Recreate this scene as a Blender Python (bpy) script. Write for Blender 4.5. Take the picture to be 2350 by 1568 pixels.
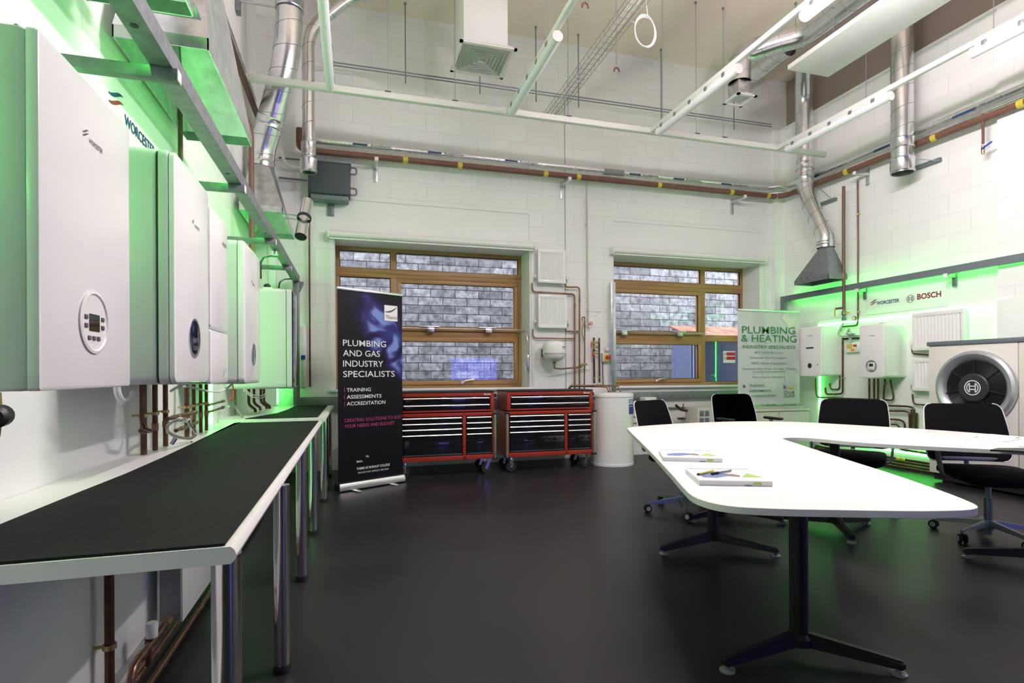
import bpy, bmesh, math, random
from mathutils import Vector, Matrix
random.seed(7)
PI = math.pi
for o in list(bpy.data.objects): bpy.data.objects.remove(o, do_unlink=True)
SC = bpy.context.scene
COL = SC.collection
# ------------------------------------------------------------------ camera
FPX, YAW, ROLL, SHY, H = 1252.0, 0.28201, -0.0047017, 73.51, 1.17
FW = Vector((math.sin(YAW), math.cos(YAW), 0))
RT0 = Vector((math.cos(YAW), -math.sin(YAW), 0)); UP0 = Vector((0, 0, 1))
RT = RT0*math.cos(ROLL) + UP0*math.sin(ROLL)
UP = -RT0*math.sin(ROLL) + UP0*math.cos(ROLL)
cam = bpy.data.cameras.new('camera'); cam_o = bpy.data.objects.new('camera', cam); COL.objects.link(cam_o)
cam.sensor_width = 36.0; cam.sensor_fit = 'HORIZONTAL'
cam.lens = FPX/2350*36.0; cam.shift_y = SHY/2350; cam.clip_start = 0.02; cam.clip_end = 200
M = Matrix.Identity(4)
for i in range(3):
    M[i][0] = RT[i]; M[i][1] = UP[i]; M[i][2] = -FW[i]
M[2][3] = H
cam_o.matrix_world = M
SC.camera = cam_o
# ------------------------------------------------------------------ world, view
W = bpy.data.worlds.new('overcast_sky'); SC.world = W; W.use_nodes = True
wn = W.node_tree; bg = wn.nodes['Background']
bg.inputs[0].default_value = (0.80, 0.84, 1.0, 1); bg.inputs[1].default_value = 4.8
SC.view_settings.view_transform = 'Standard'; SC.view_settings.look = 'None'
SC.view_settings.gamma = 1.0; SC.view_settings.use_curve_mapping = False
SC.view_settings.exposure = 0.45
LAMP = 165.0        # radiance of a lit tube
LED = 18.0         # radiance of the green tape

# measuring helpers: where the sight line of a photo pixel meets a real wall, floor or shelf plane
def ray(x, y): return FW*FPX + RT*(x-1175.0) - UP*(y-784.0-SHY)
def bk(x, y, Y=7.0):
    d = ray(x, y); t = Y/d.y; return Vector((d.x*t, Y, H+d.z*t))
def sd(x, y, X):
    d = ray(x, y); t = X/d.x; return Vector((X, d.y*t, H+d.z*t))
def fl(x, y, z=0.0):
    d = ray(x, y); t = (z-H)/d.z; return Vector((d.x*t, d.y*t, z))
# ------------------------------------------------------------------ materials
MATS = {}
def nm(name):
    m = bpy.data.materials.new(name); m.use_nodes = True
    return m, m.node_tree, m.node_tree.nodes['Principled BSDF']
def mat(name, col, rough=0.5, metal=0.0, spec=0.5, bump=0.0, bscale=60.0, var=0.0, vscale=8.0, coat=0.0, emit=None, estr=0.0):
    if name in MATS: return MATS[name]
    m, nt, b = nm(name)
    b.inputs['Base Color'].default_value = (*col, 1); b.inputs['Roughness'].default_value = rough
    b.inputs['Metallic'].default_value = metal; b.inputs['Specular IOR Level'].default_value = spec
    b.inputs['Coat Weight'].default_value = coat
    if emit:
        b.inputs['Emission Color'].default_value = (*emit, 1); b.inputs['Emission Strength'].default_value = estr
    tc = nt.nodes.new('ShaderNodeTexCoord')
    if var > 0:
        n = nt.nodes.new('ShaderNodeTexNoise'); n.inputs['Scale'].default_value = vscale; n.inputs['Detail'].default_value = 6
        nt.links.new(tc.outputs['Object'], n.inputs['Vector'])
        r = nt.nodes.new('ShaderNodeMapRange'); r.inputs[1].default_value = 0.3; r.inputs[2].default_value = 0.7
        r.inputs[3].default_value = 1-var; r.inputs[4].default_value = 1+var
        nt.links.new(n.outputs[0], r.inputs[0])
        mx = nt.nodes.new('ShaderNodeVectorMath'); mx.operation = 'SCALE'
        mx.inputs[0].default_value = col; nt.links.new(r.outputs[0], mx.inputs['Scale'])
        nt.links.new(mx.outputs[0], b.inputs['Base Color'])
    if bump > 0:
        n = nt.nodes.new('ShaderNodeTexNoise'); n.inputs['Scale'].default_value = bscale; n.inputs['Detail'].default_value = 4
        nt.links.new(tc.outputs['Object'], n.inputs['Vector'])
        bp = nt.nodes.new('ShaderNodeBump'); bp.inputs['Strength'].default_value = bump; bp.inputs['Distance'].default_value = 0.01
        nt.links.new(n.outputs[0], bp.inputs['Height']); nt.links.new(bp.outputs[0], b.inputs['Normal'])
    MATS[name] = m; return m
def block_mat(name, axis, col, mortar, bw=0.45, rh=0.225, ms=0.008, bump=0.25, var=0.02, z0=0.0, rough=0.55, stone=False):
    m, nt, b = nm(name); L = nt.links
    tc = nt.nodes.new('ShaderNodeTexCoord'); sp = nt.nodes.new('ShaderNodeSeparateXYZ'); cb = nt.nodes.new('ShaderNodeCombineXYZ')
    L.new(tc.outputs['Object'], sp.inputs[0]); L.new(sp.outputs[axis], cb.inputs[0]); L.new(sp.outputs[2], cb.inputs[1])
    br = nt.nodes.new('ShaderNodeTexBrick'); L.new(cb.outputs[0], br.inputs['Vector'])
    br.inputs['Scale'].default_value = 1.0; br.inputs['Brick Width'].default_value = bw; br.inputs['Row Height'].default_value = rh
    br.inputs['Mortar Size'].default_value = ms; br.inputs['Mortar Smooth'].default_value = 0.4; br.offset = 0.5
    br.inputs['Color1'].default_value = (*[c*(1-var) for c in col], 1); br.inputs['Color2'].default_value = (*[c*(1+var) for c in col], 1)
    br.inputs['Mortar'].default_value = (*mortar, 1)
    src = br.outputs['Color']
    ns = nt.nodes.new('ShaderNodeTexNoise'); ns.inputs['Detail'].default_value = 8
    ns.inputs['Scale'].default_value = 9.0 if stone else 120.0; ns.inputs['Roughness'].default_value = 0.7
    L.new(tc.outputs['Object'], ns.inputs['Vector'])
    if stone:
        rp = nt.nodes.new('ShaderNodeMapRange'); rp.inputs[1].default_value = 0.35; rp.inputs[2].default_value = 0.68
        rp.inputs[3].default_value = 0.45; rp.inputs[4].default_value = 1.75; L.new(ns.outputs[0], rp.inputs[0])
        vm = nt.nodes.new('ShaderNodeVectorMath'); vm.operation = 'SCALE'
        L.new(src, vm.inputs[0]); L.new(rp.outputs[0], vm.inputs['Scale']); src = vm.outputs[0]
    L.new(src, b.inputs['Base Color']); b.inputs['Roughness'].default_value = rough
    mt = nt.nodes.new('ShaderNodeMath'); mt.operation = 'MULTIPLY_ADD'
    L.new(br.outputs['Fac'], mt.inputs[0]); mt.inputs[1].default_value = -1.0
    mu = nt.nodes.new('ShaderNodeMath'); mu.operation = 'MULTIPLY'; mu.inputs[1].default_value = 1.6 if stone else 0.12
    L.new(ns.outputs[0], mu.inputs[0]); L.new(mu.outputs[0], mt.inputs[2])
    bp = nt.nodes.new('ShaderNodeBump'); bp.inputs['Strength'].default_value = bump; bp.inputs['Distance'].default_value = 0.02
    L.new(mt.outputs[0], bp.inputs['Height']); L.new(bp.outputs[0], b.inputs['Normal'])
    return m
def wood_mat(name, axis):
    m, nt, b = nm(name); L = nt.links
    tc = nt.nodes.new('ShaderNodeTexCoord'); mp = nt.nodes.new('ShaderNodeMapping')
    sc = [30, 30, 30]; sc[axis] = 1.5; mp.inputs['Scale'].default_value = sc
    L.new(tc.outputs['Object'], mp.inputs[0])
    n = nt.nodes.new('ShaderNodeTexNoise'); n.inputs['Scale'].default_value = 1.0; n.inputs['Detail'].default_value = 5
    L.new(mp.outputs[0], n.inputs['Vector'])
    cr = nt.nodes.new('ShaderNodeValToRGB'); cr.color_ramp.elements[0].position = 0.3; cr.color_ramp.elements[1].position = 0.7
    cr.color_ramp.elements[0].color = (0.33, 0.175, 0.06, 1); cr.color_ramp.elements[1].color = (0.50, 0.30, 0.12, 1)
    L.new(n.outputs[0], cr.inputs[0]); L.new(cr.outputs[0], b.inputs['Base Color']); b.inputs['Roughness'].default_value = 0.4
    return m
def ribbed(name, axis, freq, c0, c1, rough, strength, metal=0.0):
    m, nt, b = nm(name); L = nt.links
    tc = nt.nodes.new('ShaderNodeTexCoord'); w = nt.nodes.new('ShaderNodeTexWave')
    w.wave_type = 'BANDS'; w.bands_direction = 'XYZ'[axis]; w.inputs['Scale'].default_value = freq; w.inputs['Distortion'].default_value = 0.3
    w.inputs['Detail'].default_value = 1
    L.new(tc.outputs['Object'], w.inputs['Vector'])
    mx = nt.nodes.new('ShaderNodeMix'); mx.data_type = 'RGBA'; mx.inputs['A'].default_value = (*c0, 1); mx.inputs['B'].default_value = (*c1, 1)
    L.new(w.outputs['Fac'], mx.inputs['Factor']); L.new(mx.outputs['Result'], b.inputs['Base Color'])
    bp = nt.nodes.new('ShaderNodeBump'); bp.inputs['Strength'].default_value = strength; bp.inputs['Distance'].default_value = 0.003
    L.new(w.outputs['Fac'], bp.inputs['Height']); L.new(bp.outputs[0], b.inputs['Normal'])
    b.inputs['Roughness'].default_value = rough; b.inputs['Metallic'].default_value = metal
    if rough > 0.7: b.inputs['Specular IOR Level'].default_value = 0.2
    return m
def glass_mat(name, tint=(1, 1, 1), refl=1.0):
    m = bpy.data.materials.new(name); m.use_nodes = True; nt = m.node_tree; nt.nodes.clear()
    out = nt.nodes.new('ShaderNodeOutputMaterial'); mx = nt.nodes.new('ShaderNodeMixShader')
    tr = nt.nodes.new('ShaderNodeBsdfTransparent'); tr.inputs[0].default_value = (*tint, 1)
    gl = nt.nodes.new('ShaderNodeBsdfGlossy'); gl.inputs['Roughness'].default_value = 0.0
    fr = nt.nodes.new('ShaderNodeFresnel'); fr.inputs[0].default_value = 1.5
    mu = nt.nodes.new('ShaderNodeMath'); mu.operation = 'MULTIPLY'; mu.inputs[1].default_value = refl
    nt.links.new(fr.outputs[0], mu.inputs[0]); nt.links.new(mu.outputs[0], mx.inputs[0])
    nt.links.new(tr.outputs[0], mx.inputs[1]); nt.links.new(gl.outputs[0], mx.inputs[2]); nt.links.new(mx.outputs[0], out.inputs[0])
    return m
def emis(name, col, st):
    m, nt, b = nm(name); b.inputs['Base Color'].default_value = (*[min(1, c) for c in col], 1)
    b.inputs['Emission Color'].default_value = (*col, 1); b.inputs['Emission Strength'].default_value = st
    return m
WALLC = (0.84, 0.84, 0.83)
m_blkX = block_mat('painted_blockwork_back', 0, WALLC, (0.79, 0.79, 0.78))
m_blkY = block_mat('painted_blockwork_side', 1, WALLC, (0.79, 0.79, 0.78))
m_board = mat('painted_board', (0.82, 0.83, 0.82), 0.45, bump=0.03, bscale=200)
m_plaster = mat('painted_plaster', (0.84, 0.84, 0.83), 0.5)
m_ceil = mat('ceiling_plaster', (0.92, 0.79, 0.68), 0.8, var=0.03, vscale=1.5)
m_band = mat('brown_bulkhead_board', (0.30, 0.25, 0.21), 0.8)
m_stone = block_mat('split_face_stone', 0, (0.235, 0.228, 0.215), (0.04, 0.036, 0.036), bw=0.46, rh=0.153, ms=0.008, bump=0.9, var=0.35, rough=0.85, stone=True)
m_oakX = wood_mat('oak_grain_x', 0); m_oakZ = wood_mat('oak_grain_z', 2)
m_white = mat('white_enamel', (0.84, 0.84, 0.83), 0.22, coat=0.3)
m_whitep = mat('white_plastic', (0.80, 0.80, 0.78), 0.4)
m_lam = mat('white_laminate', (0.83, 0.82, 0.79), 0.35)
m_galv = mat('galvanised_steel', (0.62, 0.64, 0.66), 0.32, 0.9, var=0.18, vscale=14)
m_galvd = mat('galvanised_section', (0.24, 0.25, 0.27), 0.5, 0.6, var=0.18, vscale=20)
m_duct = mat('spiral_duct_steel', (0.70, 0.71, 0.73), 0.24, 0.95, var=0.06, vscale=6)
m_ductd = mat('duct_seam', (0.30, 0.30, 0.31), 0.4, 0.8)
m_steelg = mat('grey_painted_steel', (0.17, 0.20, 0.22), 0.5, 0.2)
m_chrome = mat('polished_steel', (0.78, 0.77, 0.74), 0.12, 1.0)
m_alu = mat('brushed_aluminium', (0.75, 0.75, 0.74), 0.28, 1.0)
m_alud = mat('satin_aluminium_frame', (0.27, 0.30, 0.33), 0.4, 0.6)
m_copper = mat('copper_pipe', (0.34, 0.19, 0.13), 0.32, 0.9, var=0.25, vscale=15)
m_copperd = mat('tarnished_copper', (0.13, 0.07, 0.042), 0.4, 0.8, var=0.35, vscale=20)
m_brass = mat('brass_fitting', (0.55, 0.42, 0.20), 0.35, 0.9)
m_brown = mat('brown_gas_pipe', (0.17, 0.075, 0.055), 0.5, var=0.12, vscale=6)
m_foil = mat('foil_insulation', (0.80, 0.82, 0.82), 0.25, 0.85, bump=0.5, bscale=40)
m_black = mat('black_plastic', (0.012, 0.012, 0.013), 0.45)
m_gloss = mat('black_gloss', (0.01, 0.01, 0.012), 0.06, coat=0.5)
m_rubber = mat('black_rubber', (0.015, 0.015, 0.015), 0.7)
m_fabric = mat('black_mesh_fabric', (0.008, 0.008, 0.009), 0.9, spec=0.15, bump=0.4, bscale=500)
m_red = mat('red_enamel', (0.36, 0.035, 0.014), 0.32, coat=0.3)
m_redp = mat('red_handle', (0.6, 0.03, 0.03), 0.4)
m_yellow = mat('yellow_plastic', (0.62, 0.50, 0.06), 0.4)
m_blue = mat('blue_plastic', (0.02, 0.05, 0.45), 0.4)
m_navy = mat('navy_print', (0.012, 0.06, 0.16), 0.5)
m_ink = mat('grey_ink', (0.10, 0.10, 0.11), 0.5)
m_rustred = mat('dark_red_print', (0.25, 0.02, 0.02), 0.5)
m_green = mat('green_print', (0.03, 0.20, 0.07), 0.5)
m_pwhite = mat('white_print', (0.85, 0.85, 0.85), 0.5)
m_led = emis('green_led_tape', (0.07, 1.0, 0.10), LED)
m_ledw = emis('green_led_tape_bright', (0.07, 1.0, 0.10), LED*1.35)
m_lit = emis('lit_diffuser', (1.0, 0.885, 0.925), LAMP)
m_diff = mat('opal_diffuser', (0.86, 0.86, 0.90), 0.3)
m_pane = glass_mat('window_glass', (0.93, 0.95, 0.97), 1.0)
m_mat = ribbed('ribbed_rubber_mat', 1, 28.0, (0.006, 0.007, 0.007), (0.016, 0.017, 0.017), 0.75, 0.8)
# floor vinyl
m_floor, nt, b = nm('charcoal_vinyl'); L = nt.links
tc = nt.nodes.new('ShaderNodeTexCoord'); n1 = nt.nodes.new('ShaderNodeTexNoise'); n1.inputs['Scale'].default_value = 1.3; n1.inputs['Detail'].default_value = 6
n2 = nt.nodes.new('ShaderNodeTexNoise'); n2.inputs['Scale'].default_value = 90; n2.inputs['Detail'].default_value = 3
L.new(tc.outputs['Object'], n1.inputs['Vector']); L.new(tc.outputs['Object'], n2.inputs['Vector'])
cr = nt.nodes.new('ShaderNodeValToRGB'); cr.color_ramp.elements[0].color = (0.011, 0.011, 0.012, 1); cr.color_ramp.elements[1].color = (0.020, 0.019, 0.0205, 1)
cr.color_ramp.elements[0].position = 0.35; cr.color_ramp.elements[1].position = 0.65
b.inputs['Specular IOR Level'].default_value = 0.35
L.new(n1.outputs[0], cr.inputs[0]); L.new(cr.outputs[0], b.inputs['Base Color'])
mr = nt.nodes.new('ShaderNodeMapRange'); mr.inputs[3].default_value = 0.30; mr.inputs[4].default_value = 0.46; L.new(n1.outputs[0], mr.inputs[0]); L.new(mr.outputs[0], b.inputs['Roughness'])
bp = nt.nodes.new('ShaderNodeBump'); bp.inputs['Strength'].default_value = 0.12; bp.inputs['Distance'].default_value = 0.002
L.new(n2.outputs[0], bp.inputs['Height']); L.new(bp.outputs[0], b.inputs['Normal'])

# ------------------------------------------------------------------ mesh helpers
def BM(): return bmesh.new()
def box(bm, x0, x1, y0, y1, z0, z1, bev=0.0, seg=2, mtx=None):
    r = bmesh.ops.create_cube(bm, size=1.0); vs = r['verts']
    for v in vs:
        v.co = Vector(((x0+x1)/2 + v.co.x*(x1-x0), (y0+y1)/2 + v.co.y*(y1-y0), (z0+z1)/2 + v.co.z*(z1-z0)))
    if bev > 0:
        es = list({e for v in vs for e in v.link_edges})
        r2 = bmesh.ops.bevel(bm, geom=es, offset=bev, segments=seg, affect='EDGES', profile=0.5)
        vs = list({v for f in r2['faces'] for v in f.verts} | {v for v in vs if v.is_valid})
    if mtx is not None:
        for v in vs: v.co = mtx @ v.co
    return bm
def frame_of(d):
    d = d.normalized(); a = Vector((0, 0, 1)) if abs(d.z) < 0.9 else Vector((1, 0, 0))
    u = d.cross(a).normalized(); return u, d.cross(u).normalized()
def tube(bm, pts, r, seg=10, bend=0.0, caps=True, closed=False):
    P = [Vector(p) for p in pts]
    if bend > 0 and len(P) > 2:
        Q = [P[0]]
        for i in range(1, len(P)-1):
            a, b_, c = P[i-1], P[i], P[i+1]
            d1 = (a-b_); d2 = (c-b_); k = min(bend, d1.length*0.45, d2.length*0.45)
            s = b_ + d1.normalized()*k; e = b_ + d2.normalized()*k
            for t in (0, .2, .4, .6, .8, 1): Q.append(s*(1-t)**2 + b_*2*t*(1-t) + e*t*t)
        Q.append(P[-1]); P = Q
    n = len(P); rings = []; u = None
    for i in range(n):
        if closed: d = P[(i+1) % n]-P[i-1]
        elif i == 0: d = P[1]-P[0]
        elif i == n-1: d = P[-1]-P[-2]
        else: d = (P[i+1]-P[i]).normalized()+(P[i]-P[i-1]).normalized()
        d.normalize()
        if u is None: u, w = frame_of(d)
        else:
            u = (u - d*u.dot(d)).normalized(); w = d.cross(u)
        rr = r[i] if isinstance(r, (list, tuple)) else r
        rings.append([bm.verts.new(P[i] + (u*math.cos(2*PI*k/seg) + w*math.sin(2*PI*k/seg))*rr) for k in range(seg)])
    m = n if closed else n-1
    for i in range(m):
        A = rings[i]; B = rings[(i+1) % n]
        for k in range(seg): bm.faces.new((A[k], A[(k+1) % seg], B[(k+1) % seg], B[k]))
    if caps and not closed: bm.faces.new(rings[0][::-1]); bm.faces.new(rings[-1])
    return bm
def lathe(bm, prof, org, axis=(0, 0, 1), seg=24, ang=2*PI):
    org = Vector(org); ax = Vector(axis).normalized(); u, w = frame_of(ax); rings = []
    for r, h in prof:
        if r <= 1e-6: rings.append([bm.verts.new(org+ax*h)])
        else: rings.append([bm.verts.new(org + ax*h + (u*math.cos(ang*k/seg)+w*math.sin(ang*k/seg))*r) for k in range(seg)])
    for A, B in zip(rings, rings[1:]):
        for k in range(seg):
            q = (k+1) % seg
            if len(A) == 1 and len(B) == 1: continue
            if len(A) == 1: bm.faces.new((A[0], B[q], B[k]))
            elif len(B) == 1: bm.faces.new((A[k], A[q], B[0]))
            else: bm.faces.new((A[k], A[q], B[q], B[k]))
    return bm
def prism(bm, poly, off, closed=True):
    "poly: list of 3D points (planar), off: extrusion vector"
    A = [bm.verts.new(Vector(p)) for p in poly]; B = [bm.verts.new(Vector(p)+Vector(off)) for p in poly]
    n = len(A)
    bm.faces.new(A); bm.faces.new(B[::-1])
    for i in range(n): bm.faces.new((A[i], B[i], B[(i+1) % n], A[(i+1) % n]))
    return bm
def hexa(bm, a, b_):
    "two quads (4 points each) joined"
    A = [bm.verts.new(Vector(p)) for p in a]; B = [bm.verts.new(Vector(p)) for p in b_]
    bm.faces.new(A[::-1]); bm.faces.new(B)
    for i in range(4): bm.faces.new((A[i], A[(i+1) % 4], B[(i+1) % 4], B[i]))
    return bm
def rrect(cx, cy, w, h, r, seg=6):
    out = []
    for qx, qy, a0 in ((1, 1, 0), (-1, 1, PI/2), (-1, -1, PI), (1, -1, 3*PI/2)):
        for k in range(seg+1):
            a = a0 + PI/2*k/seg
            out.append((cx+qx*(w/2-r)+r*math.cos(a), cy+qy*(h/2-r)+r*math.sin(a)))
    return out
def obj(name, bm, m, parent=None, ang=35, flat=False):
    bmesh.ops.recalc_face_normals(bm, faces=bm.faces[:])
    me = bpy.data.meshes.new(name); bm.to_mesh(me); bm.free(); me.materials.append(m)
    if not flat:
        me.polygons.foreach_set('use_smooth', [True]*len(me.polygons)); me.set_sharp_from_angle(angle=math.radians(ang))
    o = bpy.data.objects.new(name, me); COL.objects.link(o)
    if parent is not None:
        o.parent = parent; o.matrix_parent_inverse = parent.matrix_basis.inverted()
    return o
def tag(o, label=None, cat=None, group=None, kind=None):
    if label: o['label'] = label
    if cat: o['category'] = cat
    if group: o['group'] = group
    if kind: o['kind'] = kind
    return o
def thing(name, label, cat, loc=(0, 0, 0), group=None, kind=None):
    o = bpy.data.objects.new(name, None); COL.objects.link(o); o.location = loc; o.empty_display_size = 0.1
    return tag(o, label, cat, group, kind)
def struct(name, bm, m, **k):
    return tag(obj(name, bm, m, **k), kind='structure')
def dup(root, loc=None, rotz=None, label=None, group=None):
    def rec(o, par):
        c = o.copy(); COL.objects.link(c)
        if par is not None: c.parent = par
        for ch in kids.get(o.name, []): rec(ch, c)
        return c
    kids = {}
    for o in COL.objects:
        if o.parent: kids.setdefault(o.parent.name, []).append(o)
    r = rec(root, None)
    if loc is not None: r.location = loc
    if rotz is not None: r.rotation_euler = (0, 0, rotz)
    tag(r, label, None, group); return r
FONTC = {}
def text_bm(s, org, xd, ud, width=None, height=0.05, depth=0.0008, bold=0.0, spacing=1.0, align='L', slant=0):
    "lettering as mesh: org = lower-left of the line (or centre with align C)"
    c = bpy.data.curves.new('t', 'FONT'); c.body = s; c.size = 1.0; c.offset = bold; c.space_character = spacing; c.resolution_u = 3
    c.shear = slant
    o = bpy.data.objects.new('t', c); COL.objects.link(o)
    dg = bpy.context.evaluated_depsgraph_get(); me = bpy.data.meshes.new_from_object(o.evaluated_get(dg))
    bpy.data.objects.remove(o); bpy.data.curves.remove(c)
    xs = [v.co.x for v in me.vertices]; ys = [v.co.y for v in me.vertices]
    if not xs: return BM()
    x0, x1 = min(xs), max(xs); cap = 0.70
    sy = height/cap; sx = (width/(x1-x0)) if width else sy
    xd = Vector(xd).normalized(); ud = Vector(ud).normalized(); nd = xd.cross(ud)
    org = Vector(org)
    if align == 'C': org = org - xd*((x1-x0)*sx/2)
    bm = BM(); bm.from_mesh(me); bpy.data.meshes.remove(me)
    for v in bm.verts: v.co = org + xd*((v.co.x-x0)*sx) + ud*(v.co.y*sy) + nd*depth
    return bm
def join(bms):
    out = BM()
    for b_ in bms:
        me = bpy.data.meshes.new('j'); b_.to_mesh(me); out.from_mesh(me); bpy.data.meshes.remove(me); b_.free()
    return out
X_, Y_, Z_ = Vector((1, 0, 0)), Vector((0, 1, 0)), Vector((0, 0, 1))
# ================================================================== THE ROOM
XL, XR, YB, YF, ZC = -1.09, 6.40, 7.0, -3.2, 5.70
bm = BM(); box(bm, XL-0.3, XR+0.3, YF-0.2, YB+0.5, -0.1, 0.0); struct('floor', bm, m_floor)
bm = BM(); box(bm, XL-0.3, XR+0.3, YF-0.2, YB+0.5, ZC, ZC+0.1); struct('ceiling', bm, m_ceil)
WZ0, WZ1 = 0.965, 2.83
O1 = (-0.22, 2.28); O2 = (3.53, 6.0); RD = 0.44
bm = BM()
for x0, x1, z0, z1 in ((XL-0.3, O1[0], 0, ZC), (O1[0], O1[1], 0, WZ0), (O1[0], O1[1], 3.32, ZC), (O1[1], O2[0], 0, ZC),
                       (O2[0], O2[1], 0, WZ0), (O2[0], O2[1], 3.32, ZC), (O2[1], XR+0.3, 0, ZC)):
    box(bm, x0, x1, YB, YB+RD, z0, z1)
struct('wall_back', bm, m_blkX)
for k, (a, b_) in enumerate((O1, O2)):
    bm = BM(); box(bm, a, b_, YB+0.014, YB+RD, WZ1, 3.32); struct('trim_%d' % (k+1), bm, m_plaster)
bm = BM(); box(bm, XL-0.3, XL, YF, YB, 0, ZC); struct('wall_left', bm, m_blkY)
bm = BM(); box(bm, XR, XR+0.3, YF, YB, 0, 4.93); struct('wall_right', bm, m_blkY)
bm = BM(); box(bm, XR+0.12, XR+0.3, YF, YB, 4.93, ZC); struct('trim_3', bm, m_band)
bm = BM(); box(bm, XR-0.035, XR+0.12, YF, YB, 4.90, 4.93); struct('trim_4', bm, m_plaster)
bm = BM(); box(bm, XR-0.07, XR, YF, 3.975, 0, 4.90); struct('trim_5', bm, m_blkY)
bm = BM(); box(bm, XL, XR, YF-0.2, YF, 0, ZC); struct('wall_front', bm, mat('dark_grey_board', (0.05, 0.05, 0.052), 0.7))
bm = BM(); box(bm, XL, -0.87, 6.86, YB, 0, 3.2, 0.004); box(bm, -0.95, -0.935, 6.85, 6.87, 0, 3.2); struct('trim_6', bm, m_plaster)
bm = BM(); box(bm, 6.22, XR, 6.93, YB, 0, 4.9); struct('trim_7', bm, m_blkX)
m_seal = mat('grey_sealant', (0.42, 0.42, 0.41), 0.6)
bm = BM(); box(bm, 2.79, 2.805, YB-0.003, YB, 0.9, 5.0); struct('trim_8', bm, m_seal)
bm = BM(); box(bm, XL, XL+0.015, YF, 6.86, 0, 0.10, 0.003); struct('baseboard_left', bm, m_whitep)
bm = BM(); box(bm, XL, XL+0.018, 0.2, 6.86, 0.10, 1.90, 0.002); struct('trim_9', bm, m_board)      # smooth board behind the boilers
bm = BM(); box(bm, XR-0.018, XR, 3.976, 6.92, 0.04, 1.90, 0.002); box(bm, XR-0.09, XR-0.07, 2.0, 3.974, 0.04, 1.9, 0.002); struct('trim_10', bm, m_board)
# sills
bm = BM(); box(bm, O1[0]-0.06, O1[1]+0.09, YB-0.05, YB+RD, 0.955, 0.985, 0.006); struct('trim_11', bm, m_white)
bm = BM(); box(bm, O2[0]-0.06, O2[1]+0.05, YB-0.05, YB+RD, 0.955, 0.985, 0.006); struct('trim_12', bm, m_white)

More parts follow.
